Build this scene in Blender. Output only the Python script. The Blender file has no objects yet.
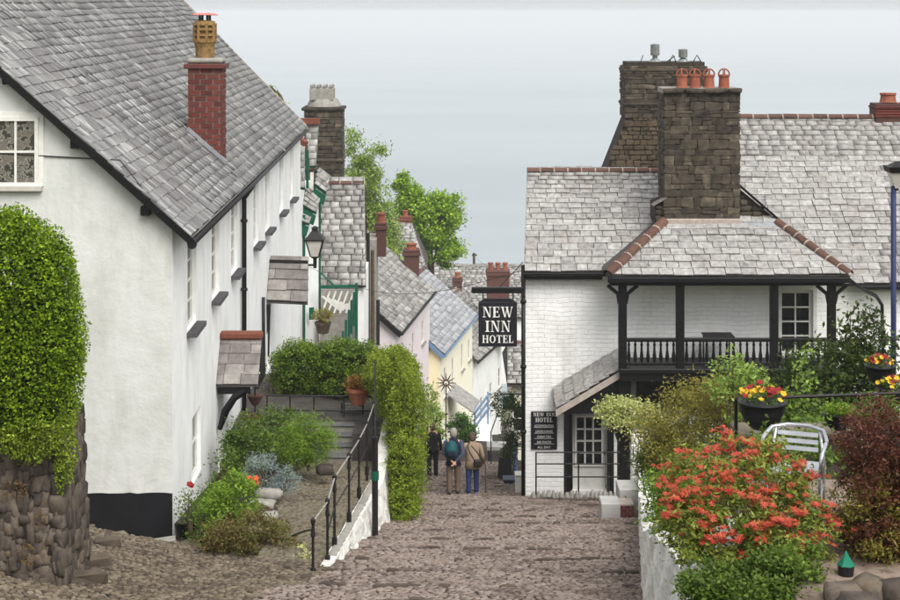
import bpy, bmesh, math, random
import numpy as np
from mathutils import Vector, Matrix, noise as mnoise
R = random.Random(7)
NR = np.random.default_rng(11)
scene = bpy.context.scene
COL = scene.collection
rad = math.radians

# ------------------------------------------------------------------ camera, sky, sun, exposure
F, CX, YH = 1600.0, 450.0, 12.0          # focal length in photo pixels, optical axis column, horizon row
cam_d = bpy.data.cameras.new('camera'); cam = bpy.data.objects.new('camera', cam_d); COL.objects.link(cam)
cam_d.sensor_width = 36.0; cam_d.lens = 36.0 * F / 900.0
cam_d.shift_y = -(300.0 - YH) / 900.0
cam_d.clip_start = 0.1; cam_d.clip_end = 60000.0
cam.location = (0, 0, 0); cam.rotation_euler = (rad(90), 0, 0)
scene.camera = cam

SUN_EL, SUN_AZ = 50.0, 152.0             # overcast: soft light from over the right shoulder (azimuth from +Y towards +X)
world = bpy.data.worlds.new('World'); scene.world = world; world.use_nodes = True
wn = world.node_tree.nodes; wl = world.node_tree.links; wn.clear()
sky = wn.new('ShaderNodeTexSky'); sky.sky_type = 'NISHITA'; sky.sun_disc = False
sky.sun_elevation = rad(SUN_EL); sky.sun_rotation = rad(SUN_AZ)
sky.air_density = 1.0; sky.dust_density = 6.0; sky.ozone_density = 1.0; sky.altitude = 90.0
hs = wn.new('ShaderNodeHueSaturation'); hs.inputs['Saturation'].default_value = 0.22
bg = wn.new('ShaderNodeBackground'); bg.inputs['Strength'].default_value = 0.15
wo = wn.new('ShaderNodeOutputWorld')
cloud = wn.new('ShaderNodeMix'); cloud.data_type = 'RGBA'; cloud.inputs[0].default_value = 0.62    # an even cloud sheet over the clear sky
cloud.inputs[7].default_value = (4.1, 4.24, 4.36, 1.0)
wl.new(sky.outputs[0], hs.inputs['Color']); wl.new(hs.outputs[0], cloud.inputs[6]); wl.new(cloud.outputs[2], bg.inputs[0]); wl.new(bg.outputs[0], wo.inputs[0])
sun_d = bpy.data.lights.new('sun', 'SUN'); sun_d.energy = 1.5; sun_d.angle = rad(40); sun_d.color = (1.0, 0.97, 0.93)
sun = bpy.data.objects.new('sun', sun_d); COL.objects.link(sun)
sd = Vector((math.sin(rad(SUN_AZ)) * math.cos(rad(SUN_EL)), math.cos(rad(SUN_AZ)) * math.cos(rad(SUN_EL)), math.sin(rad(SUN_EL))))
sun.rotation_euler = sd.to_track_quat('Z', 'Y').to_euler()
vs = scene.view_settings; vs.view_transform = 'Standard'; vs.look = 'None'; vs.gamma = 1.0; vs.use_curve_mapping = False
vs.exposure = 0.8
scene.cycles.use_denoising = True; scene.cycles.volume_bounces = 1
scene.cycles.max_bounces = 6; scene.cycles.diffuse_bounces = 3; scene.cycles.transparent_max_bounces = 8

# ------------------------------------------------------------------ pixel <-> place
H0, SL = 2.9, 375.0 / 1600.0             # the street: 2.9 m under the eye at the camera, falling 0.234 m per metre
def P(px, py, D): return Vector(((px - CX) * D / F, D, -(py - YH) * D / F))
def XP(px, D): return (px - CX) * D / F
def ZP(py, D): return -(py - YH) * D / F
def zs(D): return -(H0 + SL * D)

# ------------------------------------------------------------------ materials
def lin(c):
    def f(u):
        u /= 255.0
        return u / 12.92 if u <= 0.04045 else ((u + 0.055) / 1.055) ** 2.4
    return (f(c[0]), f(c[1]), f(c[2]), 1.0)
MATS = {}
def mat(name, cols, rough=0.8, scale=2.0, wn_=0.5, wr=0.5, bump=0.0, bscale=20.0, stretch=(1, 1, 1), spec=0.3, metal=0.0,
        trans=0.0, brick=None, detail=4.0, sharp=0.0, dirt=None, dscale=0.6, coat=0.0, bdist=.012):
    """cols: 2-5 sRGB colours, picked by world noise (wn_) and by a random value per object and per loose piece (wr)."""
    if name in MATS: return MATS[name]
    m = bpy.data.materials.new(name); m.use_nodes = True
    N = m.node_tree.nodes; L = m.node_tree.links
    bs = N['Principled BSDF']; bs.inputs['Roughness'].default_value = rough
    bs.inputs['Specular IOR Level'].default_value = spec; bs.inputs['Metallic'].default_value = metal
    geo = N.new('ShaderNodeNewGeometry')
    mp = N.new('ShaderNodeMapping'); mp.inputs['Scale'].default_value = stretch
    L.new(geo.outputs['Position'], mp.inputs['Vector'])
    nt = N.new('ShaderNodeTexNoise'); nt.inputs['Scale'].default_value = scale; nt.inputs['Detail'].default_value = detail
    nt.inputs['Roughness'].default_value = 0.6
    L.new(mp.outputs[0], nt.inputs['Vector'])
    mr = N.new('ShaderNodeMapRange'); mr.inputs['From Min'].default_value = 0.3 + sharp * .1; mr.inputs['From Max'].default_value = 0.7 - sharp * .1
    L.new(nt.outputs['Fac'], mr.inputs['Value'])
    oi = N.new('ShaderNodeObjectInfo')
    ad = N.new('ShaderNodeMath'); ad.operation = 'ADD'; L.new(oi.outputs['Random'], ad.inputs[0]); L.new(geo.outputs['Random Per Island'], ad.inputs[1])
    fr = N.new('ShaderNodeMath'); fr.operation = 'FRACT'; L.new(ad.outputs[0], fr.inputs[0])
    a = N.new('ShaderNodeMath'); a.operation = 'MULTIPLY'; a.inputs[1].default_value = wn_; L.new(mr.outputs[0], a.inputs[0])
    b = N.new('ShaderNodeMath'); b.operation = 'MULTIPLY_ADD'; b.inputs[1].default_value = wr; L.new(fr.outputs[0], b.inputs[0]); L.new(a.outputs[0], b.inputs[2])
    cr = N.new('ShaderNodeValToRGB'); e = cr.color_ramp.elements
    while len(e) < len(cols): e.new(0.5)
    for i, c in enumerate(cols):
        e[i].position = i / max(1, len(cols) - 1); e[i].color = lin(c)
    L.new(b.outputs[0], cr.inputs['Fac'])
    out = cr.outputs['Color']
    if dirt:
        n2 = N.new('ShaderNodeTexNoise'); n2.inputs['Scale'].default_value = dscale; n2.inputs['Detail'].default_value = 6; n2.inputs['Roughness'].default_value = 0.7
        mp2 = N.new('ShaderNodeMapping'); mp2.inputs['Scale'].default_value = (2.2, 2.2, 0.6); L.new(geo.outputs['Position'], mp2.inputs['Vector']); L.new(mp2.outputs[0], n2.inputs['Vector'])
        r2 = N.new('ShaderNodeMapRange'); r2.inputs['From Min'].default_value = 0.5; r2.inputs['From Max'].default_value = 0.75; r2.inputs['To Max'].default_value = 0.75
        L.new(n2.outputs['Fac'], r2.inputs['Value'])
        mx = N.new('ShaderNodeMix'); mx.data_type = 'RGBA'; L.new(r2.outputs[0], mx.inputs[0]); L.new(out, mx.inputs[6]); mx.inputs[7].default_value = lin(dirt)
        out = mx.outputs[2]
    L.new(out, bs.inputs['Base Color'])
    if coat: bs.inputs['Coat Weight'].default_value = coat
    if bump > 0:
        bt = N.new('ShaderNodeTexNoise'); bt.inputs['Scale'].default_value = bscale; bt.inputs['Detail'].default_value = 5; bt.inputs['Roughness'].default_value = 0.65
        L.new(geo.outputs['Position'], bt.inputs['Vector'])
        h = bt.outputs['Fac']
        if brick:
            # brick=(axis letter of the wall's length, brick length, brick height)
            sp = N.new('ShaderNodeSeparateXYZ'); L.new(geo.outputs['Position'], sp.inputs[0])
            wob = N.new('ShaderNodeTexNoise'); wob.inputs['Scale'].default_value = 1.3; L.new(geo.outputs['Position'], wob.inputs['Vector'])
            zz = N.new('ShaderNodeMath'); zz.operation = 'MULTIPLY_ADD'; zz.inputs[1].default_value = 0.16; L.new(wob.outputs['Fac'], zz.inputs[0]); L.new(sp.outputs['Z'], zz.inputs[2])
            cb = N.new('ShaderNodeCombineXYZ'); L.new(sp.outputs[brick[0]], cb.inputs['X']); L.new(zz.outputs[0], cb.inputs['Y'])
            bk = N.new('ShaderNodeTexBrick'); bk.inputs['Scale'].default_value = 1.0; bk.inputs['Brick Width'].default_value = brick[1]; bk.inputs['Row Height'].default_value = brick[2]
            bk.inputs['Mortar Size'].default_value = 0.012; bk.inputs['Mortar Smooth'].default_value = 0.6
            bk.inputs['Color1'].default_value = (1, 1, 1, 1); bk.inputs['Color2'].default_value = (.6, .6, .6, 1); bk.inputs['Mortar'].default_value = (0, 0, 0, 1)
            L.new(cb.outputs[0], bk.inputs['Vector'])
            am = N.new('ShaderNodeMath'); am.operation = 'MULTIPLY_ADD'; am.inputs[1].default_value = 1.5; L.new(h, am.inputs[0]); L.new(bk.outputs['Color'], am.inputs[2]); h = am.outputs[0]
        bp = N.new('ShaderNodeBump'); bp.inputs['Strength'].default_value = bump; bp.inputs['Distance'].default_value = bdist
        L.new(h, bp.inputs['Height']); L.new(bp.outputs[0], bs.inputs['Normal'])
    if trans > 0:
        ou = N['Material Output']; tr = N.new('ShaderNodeBsdfTranslucent'); L.new(out, tr.inputs['Color'])
        ms = N.new('ShaderNodeMixShader'); ms.inputs[0].default_value = trans
        L.new(bs.outputs[0], ms.inputs[1]); L.new(tr.outputs[0], ms.inputs[2]); L.new(ms.outputs[0], ou.inputs['Surface'])
    MATS[name] = m
    return m

# walls
M_GABLE = mat('lime_render', [(194, 196, 189), (209, 210, 205), (216, 216, 212)], .9, .7, 1, 0, bump=.6, bscale=3.2, bdist=.03, dirt=(178, 178, 168), dscale=.55)
M_WHITE = mat('white_render', [(230, 230, 228), (243, 243, 241)], .9, 1.5, 1, 0, bump=.5, bscale=4, bdist=.02, dirt=(205, 204, 198), dscale=.9)
M_HOTEL = mat('painted_brick', [(236, 236, 233), (246, 246, 244)], .75, 1.2, 1, 0, bump=.75, bscale=6, bdist=.018, brick=('X', .33, .118), dirt=(208, 206, 198), dscale=.7)
M_WALLW = mat('whitewashed_rubble', [(215, 212, 203), (236, 234, 228)], .9, 3, 1, 0, bump=1.0, bscale=6, bdist=.05, dirt=(170, 165, 150), dscale=1.2)
M_PINK = mat('pink_render', [(222, 210, 213), (231, 221, 223)], .9, 1.5, 1, 0, bump=.2)
M_YELLOW = mat('yellow_render', [(226, 214, 174), (234, 224, 188)], .9, 1.5, 1, 0, bump=.2)
M_CREAM = mat('cream_render', [(238, 231, 206), (243, 238, 219)], .9, 1.5, 1, 0, bump=.2)
M_BLACK = mat('black_paint', [(8, 8, 9), (17, 16, 17)], .45, 4, 1, 0, bump=.1)
M_PLINTH = mat('black_plinth', [(14, 14, 18), (26, 25, 30)], .6, 2, 1, 0, bump=.3, bscale=8, dirt=(34, 32, 32))
M_WOODW = mat('white_gloss', [(214, 212, 204), (232, 230, 224)], .45, 6, 1, 0, bump=.08)
M_GREYWOOD = mat('grey_frame', [(176, 172, 162), (198, 194, 184)], .6, 5, 1, 0, bump=.1)
M_GREEN = mat('green_paint', [(8, 72, 54), (14, 90, 68)], .5, 4, 1, 0)
M_BLUE = mat('blue_paint', [(24, 34, 72), (32, 44, 86)], .5, 4, 1, 0)
M_BLUELT = mat('pale_blue_paint', [(96, 122, 152), (114, 140, 168)], .5, 4, 1, 0)
M_GLASS = mat('window_glass', [(12, 13, 15), (34, 35, 37)], .08, 1.2, .7, .5, spec=.6)
M_CURT = mat('curtained_glass', [(104, 99, 90), (120, 114, 104), (84, 80, 74), (150, 146, 136), (62, 60, 56)], .15, 9, 1.1, .15, sharp=.9, spec=.55, detail=2)
M_LEAD = mat('lead', [(120, 122, 126), (160, 162, 166)], .5, 3, .8, .3, bump=.15)
M_IRON = mat('black_iron', [(18, 17, 18), (34, 30, 29)], .55, 8, 1, 0, bump=.2, bscale=30)
M_ROPE = mat('grey_rail', [(120, 116, 110), (160, 156, 150)], .5, 6, 1, 0)
# slate, stone, brick
M_SLATE_L = mat('slate_grey', [(76, 75, 75), (100, 99, 98), (119, 118, 116), (139, 138, 135), (180, 179, 176)], .75, 3.0, .75, .34, bump=.35, bscale=30, stretch=(.4, 2.6, .4), sharp=.6, dirt=(96, 91, 88), dscale=.25)
M_SLATE_H = mat('slate_pale', [(100, 98, 95), (130, 127, 124), (147, 144, 141), (159, 157, 153), (180, 178, 175)], .75, 8, .68, .38, bump=.4, bscale=26, sharp=.3, dirt=(140, 132, 122), dscale=.8)
M_SLATE_F = mat('slate_far', [(94, 90, 88), (128, 125, 121), (154, 151, 147), (182, 180, 176)], .75, 4, .55, .55, bump=.3, bscale=20)
M_SLATE_B = mat('slate_blue', [(128, 128, 131), (156, 157, 160), (180, 181, 184)], .7, 4, .5, .6, bump=.3)
M_SLATE_D = mat('slate_dark', [(92, 86, 84), (120, 114, 110), (150, 146, 140)], .7, 5, .6, .5, bump=.3)
M_UNDER = mat('roof_underlay', [(66, 63, 61), (88, 85, 82)], .9, 4, 1, 0)
M_STONE_C = mat('chimney_stone', [(36, 32, 28), (50, 44, 38), (66, 59, 50), (82, 74, 63), (106, 96, 82)], .9, 5, .6, .5, bump=.7, bscale=22)
M_MORTAR = mat('mortar', [(44, 39, 34), (66, 59, 52)], .95, 9, 1, 0, bump=.6, bscale=30)
M_STONE_W = mat('rubble_stone', [(44, 38, 34), (62, 54, 48), (80, 71, 63), (102, 92, 80), (88, 70, 50)], .85, 6, .5, .55, bump=.7, bscale=24)
M_SOIL = mat('dark_soil', [(38, 30, 24), (58, 48, 38)], .95, 8, 1, 0, bump=.8, bscale=20)
M_BRICK = mat('red_brick', [(70, 36, 33), (92, 44, 39), (110, 54, 46), (86, 52, 49)], .85, 8, .4, .7, bump=.5, bscale=40)
M_BRICKF = mat('brown_brick', [(74, 50, 45), (94, 63, 56)], .85, 8, .4, .7, bump=.5, bscale=30)
M_MORTARL = mat('pale_mortar', [(150, 138, 128), (176, 166, 156)], .95, 9, 1, 0)
M_TERRA = mat('terracotta', [(112, 60, 44), (138, 78, 58), (152, 96, 74)], .8, 5, .6, .5, bump=.2)
M_RIDGE = mat('ridge_tile_brown', [(68, 48, 41), (88, 63, 53), (106, 78, 66)], .8, 6, .5, .6, bump=.3)
M_RIDGER = mat('ridge_tile_red', [(100, 56, 42), (124, 74, 56)], .8, 6, .6, .5, bump=.3)
M_BUFF = mat('buff_clay', [(112, 84, 46), (142, 112, 66), (92, 70, 44)], .8, 7, 1, .2, bump=.25)
M_CONC = mat('concrete', [(126, 122, 114), (156, 152, 144)], .9, 5, 1, 0, bump=.4, bscale=30)
M_CONCL = mat('pale_concrete', [(158, 156, 152), (178, 176, 172)], .9, 3, 1, 0, bump=.2, bscale=30)
M_COB = mat('cobble', [(70, 60, 55), (100, 87, 79), (124, 110, 101), (145, 132, 122), (116, 98, 88)], .8, 1.6, .5, .6, bump=.5, bscale=40, dirt=(86, 72, 62), dscale=.35)
M_COBY = mat('cobble_mossy', [(62, 56, 45), (90, 82, 68), (118, 108, 93), (84, 82, 54)], .85, 2.2, .6, .55, bump=.5, bscale=40)
M_COBJ = mat('cobble_joint', [(38, 31, 26), (64, 54, 45)], .95, 2.4, 1, 0, bump=.8, bscale=18)
M_PAVE = mat('street_far', [(98, 84, 74), (142, 126, 113), (118, 100, 90)], .9, 7, 1, 0, bump=.8, bscale=16)
# greenery
def leafmat(n, cols, tr=.3, sc=2.5, w=.55, r=.55, rough=.5, gain=1.17):
    cols = [(min(250, c[0] * gain), min(250, c[1] * gain), c[2] * gain * .92) for c in cols]
    return mat(n, cols, rough, sc, w, r, trans=tr, spec=.25)
L_HEDGE = leafmat('leaf_hedge', sc=5, cols=[(46, 64, 9), (78, 102, 14), (108, 132, 22), (142, 162, 40)])
L_HEDGE2 = leafmat('leaf_conifer', [(52, 66, 16), (82, 100, 25), (114, 130, 38), (146, 158, 58)])
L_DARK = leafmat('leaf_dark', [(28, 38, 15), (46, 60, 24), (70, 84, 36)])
L_TREE = leafmat('leaf_tree', [(58, 84, 20), (92, 124, 32), (126, 154, 46), (158, 180, 72)], gain=1.14)
L_BIRCH = leafmat('leaf_birch', [(84, 104, 48), (112, 134, 62), (140, 158, 84)])
L_BRIGHT = leafmat('leaf_bright', [(60, 84, 22), (90, 116, 34), (122, 146, 50)])
L_BROWN = leafmat('leaf_brown', [(70, 52, 40), (96, 76, 48), (92, 92, 44), (74, 88, 36)])
L_OLIVE = leafmat('leaf_olive', [(72, 70, 32), (104, 100, 44), (128, 122, 58), (96, 84, 46)])
L_CREAM = leafmat('leaf_variegated', [(112, 130, 62), (164, 172, 108), (196, 198, 146), (140, 154, 84)], gain=1.04)
L_GREYB = leafmat('leaf_lavender', [(96, 108, 116), (128, 138, 150), (110, 128, 108)])
L_MAROON = leafmat('leaf_maroon', [(46, 26, 24), (76, 40, 37), (106, 62, 50), (84, 74, 42)], gain=1.06)
L_MID = leafmat('leaf_mid', [(44, 60, 22), (70, 90, 32), (100, 120, 48)])
L_PIERG = leafmat('leaf_pieris_green', [(60, 78, 26), (98, 114, 42), (142, 150, 70), (88, 104, 46)], gain=1.04)
L_PIERR = leafmat('leaf_pieris_red', [(140, 42, 40), (172, 62, 55), (190, 94, 76), (164, 56, 58)], sc=4, gain=1.08)
L_ORANGE = leafmat('leaf_orange', [(130, 82, 44), (150, 110, 56), (110, 104, 46)], gain=1.0)
M_RED = mat('petal_red', [(110, 14, 18), (140, 26, 24), (88, 12, 18)], .6, 5, .5, .6)
M_YELL = mat('petal_yellow', [(196, 150, 20), (214, 176, 44)], .6, 5, .5, .6)
M_BARK = mat('bark', [(62, 50, 40), (92, 78, 64)], .95, 8, 1, 0, bump=.8, bscale=20)
M_BARKB = mat('birch_bark', [(120, 112, 104), (176, 170, 162)], .9, 8, 1, 0, bump=.5)

# ------------------------------------------------------------------ object helpers
ORG = {}
def org(o): return ORG.get(o.name, Vector((0, 0, 0))) if o else Vector((0, 0, 0))
def thing(name, label, cat, loc=(0, 0, 0), group=None, rotz=0.0):
    o = bpy.data.objects.new(name, None); o.empty_display_size = .3; COL.objects.link(o)
    o.location = loc; o.rotation_euler = (0, 0, rotz); ORG[o.name] = Vector(loc)
    o['label'] = label; o['category'] = cat
    if group: o['group'] = group
    return o
def tag(o, label, cat, group=None):
    o['label'] = label; o['category'] = cat
    if group: o['group'] = group
    return o
def add(name, me, m, parent=None, world=True, M=None):
    o = bpy.data.objects.new(name, me); COL.objects.link(o)
    if m and not me.materials: me.materials.append(m)
    base = M if M is not None else Matrix.Identity(4)
    if parent:
        o.parent = parent
        if world: base = Matrix.Translation(-org(parent)) @ base
    o.matrix_basis = base
    ORG[o.name] = Vector((0, 0, 0)) if M is None else M.translation.copy()
    return o
class MB:
    def __init__(s): s.v = []; s.f = []; s.sm = []
    def poly(s, pts):
        n = len(s.v); s.v += [tuple(p) for p in pts]; s.f.append(tuple(range(n, n + len(pts)))); return s
    def raw(s, vs_, fs):
        n = len(s.v); s.v += [tuple(p) for p in vs_]; s.f += [tuple(i + n for i in f) for f in fs]; return s
    def hexa(s, p):   # 8 corners: bottom 0-3 ccw, top 4-7
        return s.raw(p, [(3, 2, 1, 0), (4, 5, 6, 7), (0, 1, 5, 4), (1, 2, 6, 5), (2, 3, 7, 6), (3, 0, 4, 7)])
    def box(s, a, b):
        x0, y0, z0 = (min(a[i], b[i]) for i in range(3)); x1, y1, z1 = (max(a[i], b[i]) for i in range(3))
        return s.hexa([(x0, y0, z0), (x1, y0, z0), (x1, y1, z0), (x0, y1, z0), (x0, y0, z1), (x1, y0, z1), (x1, y1, z1), (x0, y1, z1)])
    def bbox(s, a, b, c=.01):   # a box with chamfered edges
        x0, y0, z0 = (min(a[i], b[i]) for i in range(3)); x1, y1, z1 = (max(a[i], b[i]) for i in range(3))
        bm = bmesh.new(); bmesh.ops.create_cube(bm, size=1, matrix=Matrix.Translation(((x0 + x1) / 2, (y0 + y1) / 2, (z0 + z1) / 2)) @ Matrix.Diagonal((x1 - x0, y1 - y0, z1 - z0, 1)))
        c = min(c, .45 * min(x1 - x0, y1 - y0, z1 - z0))
        bmesh.ops.bevel(bm, geom=bm.edges[:], offset=c, segments=1, affect='EDGES')
        bm.verts.index_update(); s.raw([v.co[:] for v in bm.verts], [[v.index for v in f.verts] for f in bm.faces]); bm.free(); return s
    def slab(s, o, u, v, n):   # parallelepiped from a corner and three edge vectors
        o, u, v, n = Vector(o), Vector(u), Vector(v), Vector(n)
        return s.hexa([o, o + u, o + u + v, o + v, o + n, o + u + n, o + u + v + n, o + v + n])
    def beam(s, a, b, w, h, up=(0, 0, 1)):
        a, b = Vector(a), Vector(b); d = (b - a).normalized(); up = Vector(up)
        if abs(d.dot(up)) > .98: up = Vector((0, 1, 0))
        r = d.cross(up).normalized() * w / 2; t = r.cross(d).normalized() * h / 2
        return s.hexa([a - r - t, a + r - t, b + r - t, b - r - t, a - r + t, a + r + t, b + r + t, b - r + t])
    def tube(s, pts, r, seg=8, cap=True, ry=None):
        pts = [Vector(p) for p in pts]; k = len(pts)
        rr = r if isinstance(r, (list, tuple)) else [r] * k
        rings = []; prev = None
        for i, p in enumerate(pts):
            d = (pts[min(i + 1, k - 1)] - pts[max(i - 1, 0)]).normalized()
            if prev is None:
                ref = Vector((0, 1, 0)) if abs(d.z) > .9 else Vector((0, 0, 1)); x = d.cross(ref).normalized()
            else: x = (prev - d * prev.dot(d)).normalized()
            prev = x; y = d.cross(x)
            a_ = rr[i]; ax, ay = (a_ if isinstance(a_, tuple) else (a_, a_))
            n = len(s.v); rings.append(n)
            for j in range(seg):
                t = 2 * math.pi * j / seg; s.v.append(tuple(p + x * math.cos(t) * ax + y * math.sin(t) * ay))
        for i in range(k - 1):
            for j in range(seg):
                j2 = (j + 1) % seg; s.f.append((rings[i] + j, rings[i] + j2, rings[i + 1] + j2, rings[i + 1] + j))
        if cap:
            s.f.append(tuple(rings[0] + j for j in range(seg - 1, -1, -1))); s.f.append(tuple(rings[-1] + j for j in range(seg)))
        return s
    def lathe(s, c, prof, seg=14):   # prof: (radius, z) pairs
        c = Vector(c); return s.tube([c + Vector((0, 0, z)) for r, z in prof], [max(r, .001) for r, z in prof], seg) if all(prof[i][1] < prof[i + 1][1] for i in range(len(prof) - 1)) else s._lathe(c, prof, seg)
    def _lathe(s, c, prof, seg):
        rings = []
        for r, z in prof:
            rings.append(len(s.v))
            for j in range(seg):
                t = 2 * math.pi * j / seg; s.v.append((c.x + math.cos(t) * max(r, .001), c.y + math.sin(t) * max(r, .001), c.z + z))
        for i in range(len(prof) - 1):
            for j in range(seg):
                j2 = (j + 1) % seg; s.f.append((rings[i] + j, rings[i] + j2, rings[i + 1] + j2, rings[i + 1] + j))
        s.f.append(tuple(rings[0] + j for j in range(seg - 1, -1, -1))); s.f.append(tuple(rings[-1] + j for j in range(seg)))
        return s
    def mesh(s, name, smooth=False):
        me = bpy.data.meshes.new(name); me.from_pydata(s.v, [], s.f); me.update()
        if smooth: me.polygons.foreach_set('use_smooth', [True] * len(me.polygons))
        return me
    def build(s, name, m, parent=None, world=True, smooth=False):
        return add(name, s.mesh(name, smooth), m, parent, world)
def npmesh(name, verts, faces_n, k, m, smooth=False):
    """verts (n,3) array, faces given as runs of k consecutive vertices or an (f,k) index array."""
    me = bpy.data.meshes.new(name); n = len(verts)
    idx = np.arange(n, dtype=np.int32) if faces_n is None else np.asarray(faces_n, dtype=np.int32).ravel()
    nf = len(idx) // k
    me.vertices.add(n); me.vertices.foreach_set('co', np.asarray(verts, dtype=np.float32).ravel())
    me.loops.add(len(idx)); me.loops.foreach_set('vertex_index', idx)
    me.polygons.add(nf); me.polygons.foreach_set('loop_start', np.arange(0, nf * k, k, dtype=np.int32))
    try: me.polygons.foreach_set('loop_total', np.full(nf, k, dtype=np.int32))
    except Exception: pass
    me.update(calc_edges=True); me.validate()
    if smooth: me.polygons.foreach_set('use_smooth', np.ones(nf, dtype=bool))
    me.materials.append(m)
    return me
# shared unit meshes
def unit_cube():
    return MB().box((0, 0, 0), (1, 1, 1)).mesh('unit_piece')
_U = {}
def unit(m):
    if m.name not in _U:
        me = unit_cube(); me.materials.append(m); _U[m.name] = me
    return _U[m.name]
_ST = {}
def stone_mesh(m, i, boxy=.28, jit=.07, smooth=True):
    key = (m.name, i, boxy, smooth)
    if key not in _ST:
        r = random.Random(100 + i); bm = bmesh.new(); bmesh.ops.create_cube(bm, size=1)
        bmesh.ops.bevel(bm, geom=bm.edges[:], offset=boxy, segments=1, affect='EDGES')
        for v in bm.verts: v.co += Vector((r.uniform(-jit, jit), r.uniform(-jit, jit), r.uniform(-jit, jit)))
        me = bpy.data.meshes.new('stone'); bm.to_mesh(me); bm.free()
        me.polygons.foreach_set('use_smooth', [smooth] * len(me.polygons)); me.materials.append(m); _ST[key] = me
    return _ST[key]
def frame_m(o, u, v, n):
    u, v, n = Vector(u), Vector(v), Vector(n)
    return Matrix(((u.x, v.x, n.x, o[0]), (u.y, v.y, n.y, o[1]), (u.z, v.z, n.z, o[2]), (0, 0, 0, 1)))
# ------------------------------------------------------------------ pieces: slates, stones, bricks, tiles, windows, leaves
CUBE_V = np.array([(0, 0, 0), (1, 0, 0), (1, 1, 0), (0, 1, 0), (0, 0, 1), (1, 0, 1), (1, 1, 1), (0, 1, 1)], float)
CUBE_F = np.array([(3, 2, 1, 0), (4, 5, 6, 7), (0, 1, 5, 4), (1, 2, 6, 5), (2, 3, 7, 6), (3, 0, 4, 7)])
def cubes_mesh(name, mats_, m):
    n = len(mats_); A = np.array([[list(r) for r in M] for M in mats_])
    v = np.einsum('nij,kj->nki', A[:, :3, :3], CUBE_V) + A[:, None, :3, 3]
    f = (CUBE_F[None] + 8 * np.arange(n)[:, None, None]).reshape(-1, 4)
    return npmesh(name, v.reshape(-1, 3), f, 4, m)
def onscreen(p, mrg=6):
    if p[1] < .5: return None
    x = CX + p[0] * F / p[1]; y = YH - p[2] * F / p[1]
    return (x, y) if -mrg < x < 900 + mrg and -mrg < y < 600 + mrg else None
def slates(parent, A, B, C, D, gauge, width, m, maxparts=0, gauge_top=None, th=.014, seed=1, name='slate', vis=None, lap=1.3, lift=.02, prefer=None, jn=.012):
    r = random.Random(seed); A, B, C, D = map(Vector, (A, B, C, D)); gt = gauge_top or gauge
    Ls = ((C + D) / 2 - (A + B) / 2).length; v = 0.0; out = []; row = 0
    while v < 1.0 - .2 * gt / Ls:
        g = gauge + (gt - gauge) * v; v1 = min(1.0, v + g / Ls); vm = (v + v1) / 2
        l = A.lerp(D, vm); rt = B.lerp(C, vm); u = (rt - l); W = u.length; u.normalize()
        l0 = A.lerp(D, v); w = (A.lerp(D, min(1, v1)) + B.lerp(C, min(1, v1))) - (A.lerp(D, v) + B.lerp(C, v)); w -= u * w.dot(u); w.normalize()
        n = u.cross(w)
        if n.z < 0: n = -n
        o0 = l - w * (vm - v) * Ls
        x = -r.uniform(.1, .9) * width
        while x < W - .01:
            ww = width * r.uniform(.72, 1.3); x0, x1 = max(0, x), min(W, x + ww)
            if x1 - x0 > .03:
                ln = g * lap * r.uniform(.97, 1.03); lf = lift * r.uniform(.8, 1.5)
                e2 = w * ln - n * (lf * .8) + u * r.uniform(-.008, .008); e1 = u * (x1 - x0 - jn)
                e1o = e1; e3 = e1o.cross(e2).normalized()
                if e3.dot(n) < 0: e3 = -e3
                e2 = e2 - u * e2.dot(u)
                pm_ = o0 + u * x0
                sag = .05 * mnoise.noise(pm_ * .45) + .02 * mnoise.noise(pm_ * 1.7)
                slip = r.uniform(.03, .09) if r.random() < .012 else 0.0
                oo = o0 + u * (x0 + jn / 2) + n * (lf + .012 + max(-.012, sag)) - w * (r.uniform(-.012, .018) + slip + .02 * mnoise.noise(pm_ * .6 + Vector((7, 3, 1))))
                M = frame_m(oo, e1, e2, e3 * th) if u.cross(w).dot(n) > 0 else frame_m(oo + e1, -e1, e2, e3 * th)
                out.append((oo + e1 / 2 + e2 / 2, M))
            x += ww
        v = v1; row += 1
    vis_ = []; rest = []
    for c, M in out:
        s = onscreen(c) if maxparts else None
        if s and (vis is None or vis(*s)): vis_.append((prefer(*s) if prefer else c.y, M))
        else: rest.append(M)
    vis_.sort(key=lambda t: t[0]); rest += [M for _, M in vis_[maxparts:]]; vis_ = vis_[:maxparts]
    for _, M in vis_: add(name, unit(m), None, parent, True, M)
    if rest:
        o = add(name + '_field', cubes_mesh(name + '_field', rest, m), None, parent)
        o['kind'] = 'stuff'
    return len(out)
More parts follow.
